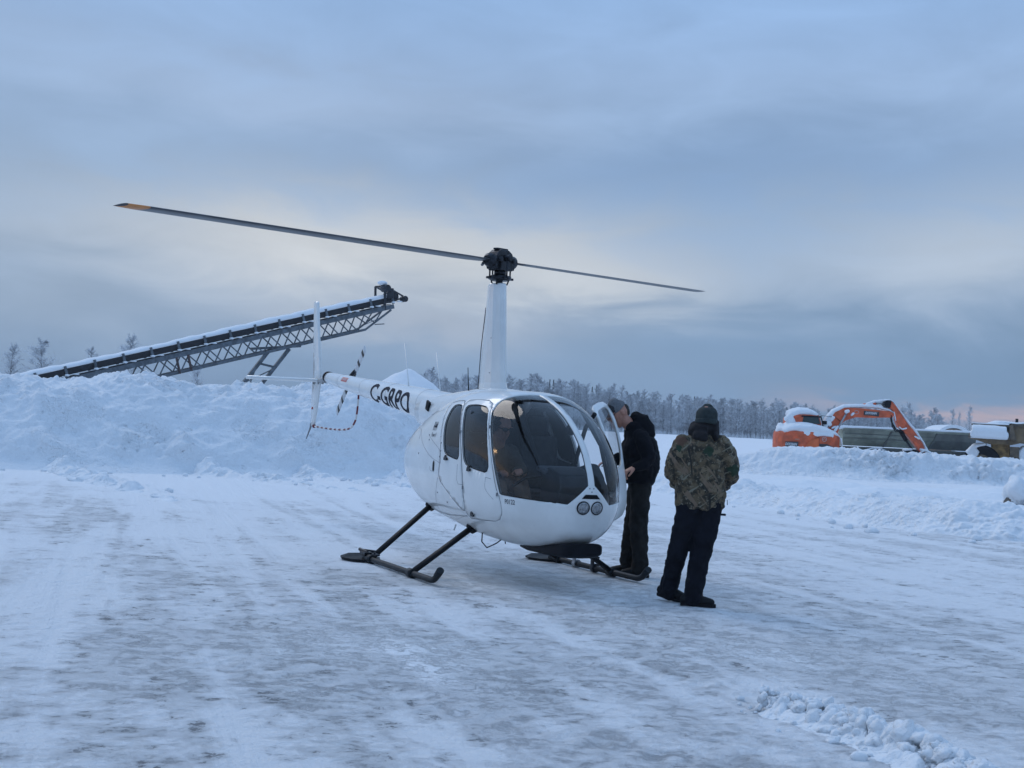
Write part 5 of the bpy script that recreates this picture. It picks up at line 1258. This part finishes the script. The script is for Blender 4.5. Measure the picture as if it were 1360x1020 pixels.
# ------------------------------------------------------------------ snowed round tank end
tk=empty('storage_drum',(28.55,82,0)); tag(tk,'round topped wooden shed end with a thick arch of snow beyond the trailer','shed')
arc=[(1.05*math.cos(R(a)),1.85+1.0*math.sin(R(a))) for a in range(0,181,12)]
MB().prism([(-1.05,0),(1.05,0)]+arc,'y',-.0,3).build('wall',mat('weathered_timber',(.30,.22,.17),.9,var=.3,vscale=4),tk)
arc2=[(1.12*math.cos(R(a)),1.85+1.04*math.sin(R(a))) for a in range(0,181,12)]; arc3=[(1.30*math.cos(R(a)),1.88+1.22*math.sin(R(a))) for a in range(180,-1,-12)]
MB().prism(arc2+arc3,'y',-.15,3.1).build('snow_cover',SNOW,tk,bevel=.04)
tk['label']='low shed end with a thick snow arch over its round roof, beyond the trailer'; tk.name='round_shed'
# ------------------------------------------------------------------ articulated dump truck
OCHRE=mat('ochre_paint',(.18,.125,.065),.6,var=.35,vscale=2); OCHRED=mat('dirty_ochre',(.12,.09,.06),.7,var=.4,vscale=2.5)
dt=empty('dump_truck',(24.2,60.5,0),R(-20)); tag(dt,'ochre dump truck with snow on its tipping body, cut off by the right edge','dump truck'); D0=Vector((24.2,60.5,0))
def DP(x,y,z): return Vector((x,y,z))-D0
m=MB(); m.prism([(22.08,2.74),(22.08,2.62),(21.93,2.10),(22.3,2.02),(22.9,1.84),(23.9,1.84),(24.3,1.95),(26.6,1.75),(27.6,2.3),(27.6,2.95),(23.9,2.78),(23.8,2.70)],'y',59.7,62.4); m.v=[DP(*v) for v in m.v]; m.build('tipping_body',OCHRE,dt,bevel=.03)
m=MB(); m.prism([(22.05,2.76),(22.05,2.70),(23.85,2.66),(23.85,2.74)],'y',59.25,59.75); m.prism([(23.75,2.12),(23.72,2.76),(23.86,2.80),(24.05,2.02)],'y',59.2,62.5); m.prism([(23.86,2.80),(27.6,2.95),(27.6,2.86),(23.9,2.70)],'y',59.5,59.7); m.v=[DP(*v) for v in m.v]; m.build('body_rim',OCHRED,dt)
m=MB(); m.prism([(23.9,2.05),(23.92,2.74),(27.6,2.9),(27.6,2.25),(26.5,1.75),(24.3,1.92)],'y',59.62,59.72); m.v=[DP(*v) for v in m.v]; m.build('side_plate',OCHRE,dt)
rings=[[DP(x,y,z) for x,y,z in ((22.12,59.5,2.66),(23.7,59.5,2.64),(23.74,58.95,2.12),(21.92,58.95,2.12))],[DP(x,y,z) for x,y,z in ((22.12,59.75,2.66),(23.7,59.75,2.64),(23.74,59.7,2.08),(21.92,59.7,2.08))]]
sl=MB().loft(rings,smooth=False).build('tail_slope',OCHRED,dt)
blob('snow',[[(22.10-24.2,-1.30,2.42,.35,.30),(23.0-24.2,-1.30,2.42,.35,.30),(23.58-24.2,-1.30,2.40,.35,.28)],[(22.04-24.2,-1.42,2.25,.2,.18),(23.66-24.2,-1.42,2.23,.2,.18)]],.04,SNOW,dt,smooth=3,disp=.04,dscale=.3,ref=(0,1,0))
blob('snow',[[(22.75-24.2,-.4,2.79,.5,.06),(23.1-24.2,-.3,2.86,.7,.10),(23.5-24.2,-.2,2.88,.8,.09),(24.0-24.2,-.2,2.84,.8,.07),(25.0-24.2,-.2,2.90,.8,.06)],[(22.1-24.2,-1.0,2.78,.2,.035),(23.7-24.2,-1.0,2.77,.2,.035)]],.04,SNOW,dt,smooth=3,disp=.03,dscale=.3,ref=(0,1,0))
MB().tube([DP(24.08,60.6,2.75),DP(24.08,60.6,3.10)],.07,10).build('exhaust_stack',BLACK,dt)
m=MB(); m.prism([(22.95,1.9),(23.05,1.2),(23.2,1.12),(23.8,1.12),(23.8,1.9)],'y',60.2,61.6); m.v=[DP(*v) for v in m.v]; m.build('axle_housing',mat('bright_ochre',(.36,.22,.08),.65,var=.4,vscale=4),dt,bevel=.04)
m=MB(); m.bar(DP(22.7,60.9,1.5),DP(27.6,60.9,1.45),.9,.3); m.box(DP(24.0,59.9,1.5),(.4,.5,.5)); m.build('chassis',OCHRED,dt)
for x,y in ((22.55,60.1),(22.55,62.1),(24.75,60.1),(24.75,62.1),(27.2,60.1)):
    w=MB().tube([DP(x,y-.3,.9),DP(x,y+.3,.9)],.88,28).build('wheel',RUBBER,dt,bevel=.08); MB().tube([DP(x,y-.33,.9),DP(x,y-.2,.9)],.42,20).build('rim',OCHRE,w)
    blob('snow',[[(x-24.2-.62,y-60.5-.1,1.35,.3,.16),(x-24.2-.3,y-60.5-.1,1.72,.3,.14),(x-24.2+.15,y-60.5-.1,1.82,.3,.08)],[(x-24.2-.45,y-60.5-.34,1.2,.06,.22),(x-24.2-.2,y-60.5-.34,1.5,.06,.16)]],.05,SNOW,w,smooth=2,disp=.04,dscale=.2,ref=(0,1,0))
# tall grass stalks poking out of the snow by the bank
# ------------------------------------------------------------------ people
BLACKC=mat('black_cloth',(.0045,.005,.008),.95,var=.3,vscale=6,bump=.004,bscale=35,spec=.2)
NAVY=mat('navy_cloth',(.006,.007,.012),.95,var=.25,vscale=8,bump=.004,bscale=30,spec=.2)
BROWNB=mat('worn_black_canvas',(.011,.011,.011),.9,col2=(.024,.023,.022),spec=.15,vscale=5,bump=.004,bscale=30)
BOOT=mat('boot_leather',(.007,.008,.010),.65,spec=.2,bump=.002,bscale=50)
HATG=mat('knitted_green_grey',(.022,.032,.033),.95,var=.2,vscale=30,bump=.004,bscale=80)
CAPB=mat('cap_black',(.016,.016,.020),.8); CAPG=mat('cap_grey_mesh',(.13,.135,.145),.85,var=.2,vscale=60)
HAIR=mat('short_dark_hair',(.03,.022,.018),.8,bump=.003,bscale=120)
HOOD=mat('hood_fleece',(.008,.007,.009),.95,var=.3,vscale=12,bump=.004,bscale=50)
KHAKI=mat('khaki_cloth',(.06,.052,.042),.9,var=.2,vscale=10,bump=.003,bscale=30)
def camo():
    m=bpy.data.materials.new('woodland_camouflage'); m.use_nodes=True; nt=m.node_tree; N=nt.nodes.new; L=nt.links.new; p=nt.nodes['Principled BSDF']; p.inputs['Roughness'].default_value=.9
    tc=N('ShaderNodeTexCoord'); P=tc.outputs['Object']
    def noise(s,d,r,w,vec=P,dist=0):
        n=N('ShaderNodeTexNoise'); n.noise_dimensions='4D'; n.inputs['Scale'].default_value=s; n.inputs['Detail'].default_value=d; n.inputs['Roughness'].default_value=r; n.inputs['W'].default_value=w; n.inputs['Distortion'].default_value=dist; L(vec,n.inputs['Vector']); return n.outputs['Fac']
    def ss(x,a,b):
        n=N('ShaderNodeMapRange'); n.interpolation_type='SMOOTHSTEP'; n.inputs['From Min'].default_value=a; n.inputs['From Max'].default_value=b; L(x,n.inputs['Value']); return n.outputs[0]
    def mp(rot,sc):
        n=N('ShaderNodeMapping'); n.inputs['Rotation'].default_value=rot; L(P,n.inputs['Vector'])
        k=N('ShaderNodeMapping'); k.inputs['Scale'].default_value=sc; L(n.outputs[0],k.inputs['Vector']); return k.outputs[0]
    def stick(rot,sc,w,th,k=1.0):   # bark-like streaks
        x=noise(7,2,.5,w,mp(rot,sc),.6); return ss(x,th,th+.03)
    col=_mix(nt,ss(noise(13,5,.58,1.),.42,.58),(.028,.024,.016),(.115,.083,.047))
    col=_mix(nt,ss(noise(9,4,.6,5.,dist=1.),.56,.62),col,(.17,.128,.078))
    col=_mix(nt,ss(noise(18,4,.6,9.,dist=2.5),.58,.61),col,(.19,.165,.12))
    col=_mix(nt,ss(noise(14,5,.7,3.,dist=2.),.58,.61),col,(.014,.013,.011))
    col=_mix(nt,stick((0,R(38),0),(.25,1,2.6),2.,.62),col,(.18,.165,.12))
    col=_mix(nt,stick((0,R(-50),0),(.3,1,2.8),6.,.61),col,(.17,.12,.08))
    col=_mix(nt,stick((0,R(12),0),(2.8,1,.25),4.,.62),col,(.018,.016,.013))
    # green leaf sprigs and a rusty patch on the shoulder
    sx=N('ShaderNodeSeparateXYZ'); L(P,sx.inputs[0])
    def M(op,a,b):
        n=N('ShaderNodeMath'); n.operation=op
        for i,v in enumerate((a,b)):
            if isinstance(v,(int,float)): n.inputs[i].default_value=v
            else: L(v,n.inputs[i])
        return n.outputs[0]
    def spot(x0,z0,rx,rz):
        a=M('DIVIDE',M('SUBTRACT',sx.outputs[0],x0),rx); b=M('DIVIDE',M('SUBTRACT',sx.outputs[2],z0),rz)
        return M('EXPONENT',M('MULTIPLY',M('ADD',M('MULTIPLY',a,a),M('MULTIPLY',b,b)),-1.0),0)
    leaf=noise(26,3,.6,12.)
    g=M('MAXIMUM',spot(.04,1.345,.055,.05),spot(.27,1.19,.06,.06)); g=M('MAXIMUM',g,spot(-.21,1.36,.03,.04))
    col=_mix(nt,ss(M('ADD',M('MULTIPLY',g,.5),M('MULTIPLY',leaf,.6)),.52,.60),col,(.018,.038,.020))
    col=_mix(nt,ss(M('ADD',M('MULTIPLY',spot(-.19,1.42,.06,.05),.5),M('MULTIPLY',leaf,.6)),.52,.62),col,(.10,.055,.035))
    L(col,p.inputs['Base Color'])
    b=N('ShaderNodeBump'); b.inputs['Distance'].default_value=.012; L(noise(14,5,.6,20.),b.inputs['Height']); L(b.outputs[0],p.inputs['Normal'])
    return m
CAMO=camo()
def T(*p): return list(p)
def head_tubes(c,f,up,k=1.0):
    """c: head centre, f: facing direction, up: head up. returns tubes for skull, jaw, nose, ears, neck added by caller"""
    c=Vector(c); f=Vector(f).normalized(); up=Vector(up); up=(up-f*up.dot(f)).normalized(); s=f.cross(up)
    def P(a,b,h): v=c+f*a*k+s*b*k+up*h*k; return v
    def tb(*pts): return {'p':[(*P(*q[:3]),q[3]*k,q[4]*k) for q in pts],'ref':tuple(s)}
    return [tb((-.012,0,.05,.072,.088),(-.012,0,.0,.076,.092),(.0,0,-.03,.070,.084)),
            tb((.030,0,.02,.062,.055),(.038,0,-.04,.056,.048),(.046,0,-.085,.040,.034),(.052,0,-.108,.024,.022)),
            tb((.088,0,.022,.010,.010),(.104,0,-.012,.013,.013),(.100,0,-.026,.018,.013)),          # nose
            tb((.080,-.05,.030,.012,.008),(.090,0,.034,.014,.009),(.080,.05,.030,.012,.008)),        # brow
            tb((.084,-.016,-.052,.008,.006),(.091,0,-.052,.010,.007),(.084,.016,-.052,.008,.006)),   # lips
            tb((.084,0,-.066,.016,.006),(.086,0,-.068,.016,.006)),
            tb((-.012,.078,.018,.010,.020),(-.010,.080,-.018,.008,.014)), tb((-.012,-.078,.018,.010,.020),(-.010,-.080,-.018,.008,.014))],P
def eyes(P,parent):
    for b in (-.031,.031):
        MB().ball(tuple(P(.074,b,.008)),.0125,8).build('eye',mat('eye_white',(.6,.6,.58),.3) if 'eye_white' not in MATS else MATS['eye_white'],parent)
def hand_tubes(w,d,n,s,curl=.4,k=1.0,spread=1.0):
    """w wrist, d direction of the hand, n palm normal (the way fingers curl), s side on which the thumb sits"""
    w=Vector(w); d=Vector(d).normalized(); n=Vector(n); n=(n-d*n.dot(d)).normalized(); s=Vector(s); s=(s-d*s.dot(d)-n*s.dot(n)).normalized()
    def V(a,b,c): return w+(d*a+s*b+n*c)*k
    R_=tuple(s); out=[{'p':[(*V(-.02,0,0),.024*k,.018*k),(*V(.02,0,0),.034*k,.015*k),(*V(.055,0,0),.040*k,.014*k),(*V(.085,0,0),.039*k,.012*k)],'ref':R_}]
    for i,(b,L_) in enumerate(((.030,.070),(.010,.080),(-.011,.074),(-.031,.058))):
        p=V(.085,b,0); a=.15; pts=[(*V(.07,b,0),.0095*k,.0095*k),(*p,.0095*k,.0095*k)]
        for j,f in enumerate((.45,.32,.23)):
            a+=curl*(1.0,1.2,.9)[j]; p=p+(d*math.cos(a)+n*math.sin(a)+s*(b*.9*spread*(1-j*.3)))*L_*f*k; r=(.0088,.0080,.0068)[j]*k; pts.append((*p,r,r))
        out.append({'p':pts,'ref':R_})
    pts=[(*V(.015,.022,.004),.014*k,.013*k),(*V(.045,.048,.012),.0115*k,.0115*k),(*V(.072,.058,.022),.0098*k,.0098*k),(*V(.096,.056,.032),.008*k,.008*k)]
    out.append({'p':pts,'ref':R_}); return out
def boots(parent,feet):
    """feet: (ankle x,y, heading angle, heel lift)"""
    for (x,y,a,lift) in feet:
        c,s=math.cos(a),math.sin(a)
        def Q(f,z,rx,rz): return (x+c*f,y+s*f,z,rx,rz)
        b=blob('boot',[[Q(-.01,.22,.046,.050),Q(-.005,.16,.046,.052),Q(-.01,.10+lift,.048,.055),Q(-.03,.065+lift,.046,.05)],[Q(-.065,.055+lift,.042,.046),Q(.03,.062+lift*.6,.050,.050),Q(.11,.050+lift*.2,.055,.040),Q(.165,.044,.046,.030)]],.009,BOOT,parent,smooth=3,disp=.006,dscale=.05,ref=(-s,c,0))
        m=MB(); P=[]
        for f,w in ((-.10,.025),(-.09,.042),(-.04,.046),(.02,.044),(.10,.054),(.17,.048),(.205,.022)): P.append((f,w))
        out=[(f,w) for f,w in P]+[(f,-w) for f,w in P[::-1]]
        zz=lambda f: lift*max(0,(.10-f))/.2
        m.loft([[ (x+c*f-s*w,y+s*f+c*w,z+zz(f)) for f,w in out] for z in (.003,.030)],smooth=False); m.build('sole',RUBBER,b,bevel=.003)
# --- man in camouflage jacket, back to the camera
def person_camo():
    X0,Y0=1.67,11.05
    root=empty('person',(X0,Y0,.0)); tag(root,'person in camouflage jacket, dark trousers and knitted hat, seen from behind','person')
    f=(.28,.95,-.10); hc=(.035,.0,1.615)
    ht,P=head_tubes(hc,f,(0,0,1),1.0)
    body=ht+[[(.015,-.01,1.44,.075,.075),(.02,-.005,1.50,.062,.064),(.03,0,1.58,.058,.060)],
      [(0,0,.95,.12,.08),(0,0,1.10,.12,.08),(0,-.01,1.30,.14,.08),(0,0,1.40,.12,.07)],
      [(-.085,0,.92,.06,.07),(-.15,.08,.50,.058,.062),(-.20,.20,.12,.040,.045)],[(.09,0,.92,.08,.09),(.045,.03,.50,.058,.062),(-.025,-.02,.12,.040,.045)],
      [(-.19,0,1.40,.05,.05),(-.27,-.01,1.18,.042,.042),(-.16,.17,1.03,.034,.034)],[(.19,0,1.40,.05,.05),(.295,.0,1.19,.042,.042),(.20,.18,1.03,.034,.034)]]
    body+=hand_tubes((-.15,.18,1.03),(.75,.6,-.15),(0,-1,0),(0,0,1),.5)+hand_tubes((.19,.19,1.03),(-.75,.6,-.15),(0,-1,0),(0,0,1),.5)
    blob('body',body,.0065,SKIN,root,smooth=2)
    blob('trousers',[[(-.07,.0,.97,.125,.12),(-.085,0,.86,.112,.115),(-.115,.04,.68,.098,.102),(-.15,.08,.50,.088,.092),(-.175,.14,.32,.083,.088),(-.20,.19,.17,.080,.088),(-.205,.205,.085,.078,.090)],
       [(.085,0,.97,.125,.12),(.085,0,.86,.118,.118),(.070,.015,.68,.104,.106),(.045,.03,.50,.092,.096),(.010,.01,.32,.086,.09),(-.015,-.01,.17,.082,.09),(-.022,-.015,.060,.080,.090)],[(-.05,0,1.0,.16,.12),(.06,0,.93,.16,.125),(.01,0,.86,.12,.11)]],.012,NAVY,root,smooth=3,disp=.042,dscale=.08)
    MB().box((.205,-.02,.80),(.05,.02,.018)).build('tool_loop',BLACK,root,bevel=.003)
    jk=blob('jacket',[[(.005,.0,.865,.215,.150),(.005,.0,.95,.222,.158),(.0,-.01,1.10,.212,.158),(-.005,-.015,1.25,.222,.155),(-.005,-.01,1.36,.225,.140),(.005,0,1.43,.165,.110),(.015,0,1.475,.10,.085)],
       [(-.160,-.005,1.405,.072,.080),(-.205,-.02,1.33,.074,.085),(-.238,-.03,1.22,.070,.078),(-.245,.0,1.14,.066,.074),(-.20,.10,1.06,.062,.066),(-.15,.17,1.03,.052,.055)],
       [(.165,-.005,1.405,.074,.080),(.218,-.02,1.33,.078,.086),(.262,-.03,1.23,.076,.082),(.272,.0,1.15,.070,.078),(.23,.11,1.07,.066,.068),(.185,.18,1.03,.052,.055)]],.011,CAMO,root,smooth=3,disp=.055,dscale=.085)
    m=MB(); pts=[(.235,-.03,.93),(.238,-.035,.885)]; m.tube(pts,.004,5); m.build('zip_pull',STEEL,jk)
    blob('hood',[[(.085,-.02,1.53,.06,.085),(.09,.0,1.575,.052,.085)],[(.02,-.05,1.55,.085,.06),(.025,-.04,1.575,.085,.06)],[(-.035,-.055,1.465,.085,.060),(.015,-.075,1.47,.10,.06),(.075,-.05,1.48,.075,.055)],[(-.075,-.01,1.50,.055,.06),(-.055,.03,1.545,.055,.05)],[(.10,-.01,1.50,.05,.055),(.095,.04,1.53,.045,.045)],[(-.055,-.045,1.53,.055,.05),(.02,-.07,1.535,.075,.045),(.09,-.035,1.535,.05,.045)]],.010,HOOD,root,smooth=3,disp=.020,dscale=.06)
    blob('knitted_hat',[{'cap':(.1,.6),'p':[(.030,-.012,1.585,.094,.112),(.032,-.008,1.64,.097,.114),(.034,-.004,1.675,.093,.108),(.036,0,1.708,.076,.086),(.036,0,1.724,.050,.055)]}],.008,HATG,root,smooth=3,disp=.010,dscale=.05)
    blob('hat_cuff',[{'cap':(.1,.1),'p':[(.028,-.016,1.575,.099,.117),(.030,-.012,1.612,.101,.118)]}],.008,HATG,root,smooth=2,disp=.006,dscale=.04)
    boots(root,[(-.205,.22,R(-22),.045),(-.030,-.02,R(-8),.0)])
person_camo()
# --- man in black leaning to the open door
def person_black():
    X0,Y0=1.345,13.17
    root=empty('person',(X0,Y0,0)); tag(root,'person in black hooded jacket and grey cap leaning towards the open helicopter door','person')
    hc=(-.235,-.04,1.665); f=(-.80,-.36,-.58)
    ht,P=head_tubes(hc,f,(-.25,-.05,1),1.06)
    body=ht+[[(-.03,0,1.50,.085,.085),(-.11,-.01,1.55,.070,.072),(-.19,-.03,1.62,.062,.064)],
      [(.03,0,.98,.09,.11),(.04,0,1.15,.09,.12),(.02,0,1.33,.10,.13),(-.02,0,1.43,.09,.11)],
      [(.02,-.10,.93,.06,.06),(.02,-.10,.50,.05,.05),(.05,-.09,.12,.042,.042)],[(.02,.10,.93,.06,.06),(-.02,.10,.50,.05,.05),(-.05,.11,.12,.042,.042)],
      [(-.01,-.17,1.40,.04,.04),(.06,-.25,1.22,.035,.035),(-.06,-.30,1.125,.034,.034)],[(-.03,.19,1.43,.05,.05),(-.10,.26,1.22,.043,.043),(-.28,.20,1.15,.034,.034)]]
    body+=hand_tubes((-.068,-.30,1.13),(-.72,-.10,-.42),(.25,.20,-1),(-.3,-.9,.3),.52,1.12)
    body+=hand_tubes((-.28,.20,1.15),(-1,-.1,-.1),(0,0,-1),(0,-1,0),.4)
    blob('body',body,.006,SKIN,root,smooth=2)
    m=MB(); 
    for b in (-.031,.031):
        MB().ball(tuple(P(.080,b,.010)),.0125,8).build('eye',mat('eye_dark',(.03,.025,.02),.3),root)
    blob('hair',[[(*P(-.055,0,-.03),.066,.052),(*P(-.06,0,.02),.072,.050)]],.007,HAIR,root,smooth=2)
    # cap: black front, grey mesh back
    capf=blob('cap',[{'cap':(.15,1),'p':[(*P(-.020,0,.040),.088,.102),(*P(-.012,0,.075),.082,.094),(*P(-.008,0,.105),.058,.066)],'ref':tuple(Vector(f).normalized().cross(Vector((-.25,-.05,1))).normalized())}],.007,[CAPG],root,smooth=2)
    fr=[{'cap':(.15,1),'p':[(*P(.030,0,.045),.068,.062),(*P(.026,0,.080),.060,.056),(*P(.018,0,.105),.040,.04)],'ref':tuple(Vector(f).normalized().cross(Vector((-.25,-.05,1))).normalized())}]
    blob('cap_front',fr,.007,[CAPB],capf,smooth=2)
    s_=Vector(f).normalized().cross(Vector((-.25,-.05,1))).normalized()
    m=MB(); rows=[]
    for i in range(7):
        a=R(-66+22*i); e=P(.02+.080*math.cos(a),.076*math.sin(a),.036); g=P(.03+.150*math.cos(a)**.8 if math.cos(a)>0 else .03,.070*math.sin(a),.020-.018*math.cos(a)); rows.append((e,g))
    vs=[p for r_ in rows for p in r_]; m.add(vs,[(2*i,2*i+1,2*i+3,2*i+2) for i in range(6)],0,True); o=m.build('cap_brim',CAPB,capf); q=o.modifiers.new('t','SOLIDIFY'); q.thickness=.004
    c=P(.092,.022,.075); m=MB(); 
    for j in range(3): m.box(tuple(P(.093-.001*j,.012+.006*j,.078-.012*j)),(.006,.032-.006*j,.006))
    m.build('cap_logo',WINK,capf)
    blob('trousers',[[(.02,-.07,1.0,.12,.11),(.02,-.09,.86,.105,.11),(.02,-.10,.68,.10,.10),(.02,-.10,.50,.094,.095),(.04,-.095,.32,.088,.09),(.05,-.09,.17,.086,.09),(.05,-.09,.060,.084,.09)],
       [(.02,.07,1.0,.12,.11),(.01,.09,.86,.11,.11),(.0,.10,.68,.10,.10),(-.02,.10,.50,.094,.095),(-.04,.105,.32,.088,.09),(-.05,.11,.17,.086,.09),(-.05,.11,.060,.084,.09)],[(.03,-.04,1.02,.125,.15),(.03,.04,.90,.12,.14)]],.012,BROWNB,root,smooth=3,disp=.040,dscale=.08)
    jk=blob('jacket',[[(.01,0,.97,.165,.20),(.015,0,1.08,.195,.22),(.01,0,1.22,.205,.23),(-.01,0,1.36,.190,.23),(-.03,0,1.46,.145,.19),(-.10,0,1.53,.095,.10)],
       [(-.01,-.17,1.43,.085,.085),(.045,-.235,1.33,.085,.085),(.075,-.265,1.22,.078,.078),(.035,-.285,1.155,.068,.068),(-.05,-.297,1.13,.052,.052)],
       [(-.03,.17,1.43,.085,.085),(-.07,.25,1.33,.08,.08),(-.11,.26,1.22,.072,.072),(-.27,.21,1.155,.055,.055)]],.011,BLACKC,root,smooth=3,disp=.045,dscale=.09)
    blob('hood',[[(.07,0,1.44,.10,.13),(.05,0,1.52,.10,.13),(.0,0,1.60,.095,.115),(-.05,0,1.635,.06,.085)],[(-.10,-.05,1.53,.06,.06),(-.05,-.09,1.53,.06,.06)]],.010,BLACKC,root,smooth=3,disp=.022,dscale=.07)
    boots(root,[(.05,-.09,R(180),0),(-.05,.11,R(172),0)])
person_black()
# --- pilot seated on the near side of the cabin
def person_pilot():
    loc=Matrix.Translation((HX,HY,0))@Matrix.Rotation(HH,4,'Z')
    root=empty('person',tuple(loc@Vector((.80,-.31,.80))),HH); tag(root,'seated pilot behind the windshield with headset and dark glasses, leaning forward','person')
    hc=(.12,.0,.66); f=(.95,.12,-.30)
    ht,P=head_tubes(hc,f,(0,0,1),1.0)
    body=ht+[[(.0,0,.50,.075,.075),(.07,0,.60,.06,.06)],[(-.16,0,.10,.17,.13),(-.13,0,.30,.17,.12),(-.05,0,.47,.16,.10)],
      [(-.12,-.09,.09,.08,.08),(.32,-.12,.12,.065,.065),(.50,-.13,-.20,.05,.05),(.56,-.13,-.22,.045,.04)],[(-.12,.09,.09,.08,.08),(.32,.12,.12,.065,.065),(.50,.13,-.20,.05,.05),(.56,.13,-.22,.045,.04)],
      [(-.04,-.18,.44,.05,.05),(.06,-.25,.22,.043,.043),(.28,-.12,.22,.034,.034)],[(-.04,.18,.44,.05,.05),(.08,.25,.22,.043,.043),(.30,.08,.24,.034,.034)]]
    body+=hand_tubes((.28,-.12,.23),(.9,.2,.2),(0,.3,-1),(0,1,.2),.5)+hand_tubes((.30,.08,.25),(.9,-.3,.2),(0,.3,-1),(0,-1,.2),.5)
    blob('body',body,.007,SKIN,root,smooth=2,ref=(0,1,0))
    blob('jacket',[[(-.16,0,.08,.20,.15),(-.13,0,.28,.21,.15),(-.06,0,.44,.19,.12),(-.01,0,.50,.10,.09)],[(-.04,-.17,.43,.075,.075),(.05,-.24,.24,.068,.068),(.24,-.14,.22,.052,.052)],[(-.04,.17,.43,.075,.075),(.07,.24,.24,.068,.068),(.26,.10,.24,.052,.052)]],.013,KHAKI,root,smooth=3,disp=.02,dscale=.1,ref=(0,1,0))
    blob('trousers',[[(-.14,-.08,.09,.10,.10),(.32,-.12,.12,.085,.085),(.46,-.13,-.16,.07,.07)],[(-.14,.08,.09,.10,.10),(.32,.12,.12,.085,.085),(.46,.13,-.16,.07,.07)]],.013,TAN,root,smooth=3,disp=.02,dscale=.1,ref=(0,1,0))
    m=MB(); m.tube([P(0,.095,0),P(0,.085,.07),P(0,.04,.115),P(0,-.04,.115),P(0,-.085,.07),P(0,-.095,0)],.009,8)
    for b in (-.092,.092): m.ball(tuple(P(0,b,0)),(.035,.028,.042),8)
    m.build('headset',BLACK,root)
    m=MB()
    for b in (-.034,.034): m.ball(tuple(P(.098,b,.012)),(.012,.030,.022),8)
    m.tube([P(.02,-.085,.016),P(.098,-.06,.016),P(.108,0,.018),P(.098,.06,.016),P(.02,.085,.016)],.005,6); m.build('sunglasses',BLACK,root)
    blob('hair',[[(*P(-.03,0,.02),.084,.088),(*P(-.02,0,.065),.082,.090),(*P(-.02,0,.085),.055,.06)]],.009,HAIR,root,smooth=2,ref=(0,1,0))
person_pilot()
# ------------------------------------------------------------------ cold air between here and the far wood
def haze():
    m=bpy.data.materials.new('cold_air'); m.use_nodes=True; nt=m.node_tree; nt.nodes.clear(); o=nt.nodes.new('ShaderNodeOutputMaterial'); v=nt.nodes.new('ShaderNodeVolumePrincipled')
    v.inputs['Color'].default_value=(.72,.82,.95,1); v.inputs['Density'].default_value=.0007; v.inputs['Anisotropy'].default_value=.2
    nt.links.new(v.outputs[0],o.inputs['Volume'])
    mb=MB(); mb.box((0,0,8),(7200,7200,22)); b=mb.build('haze',m); b['kind']='stuff'; b['label']='thin cold haze over the snow field'
haze()
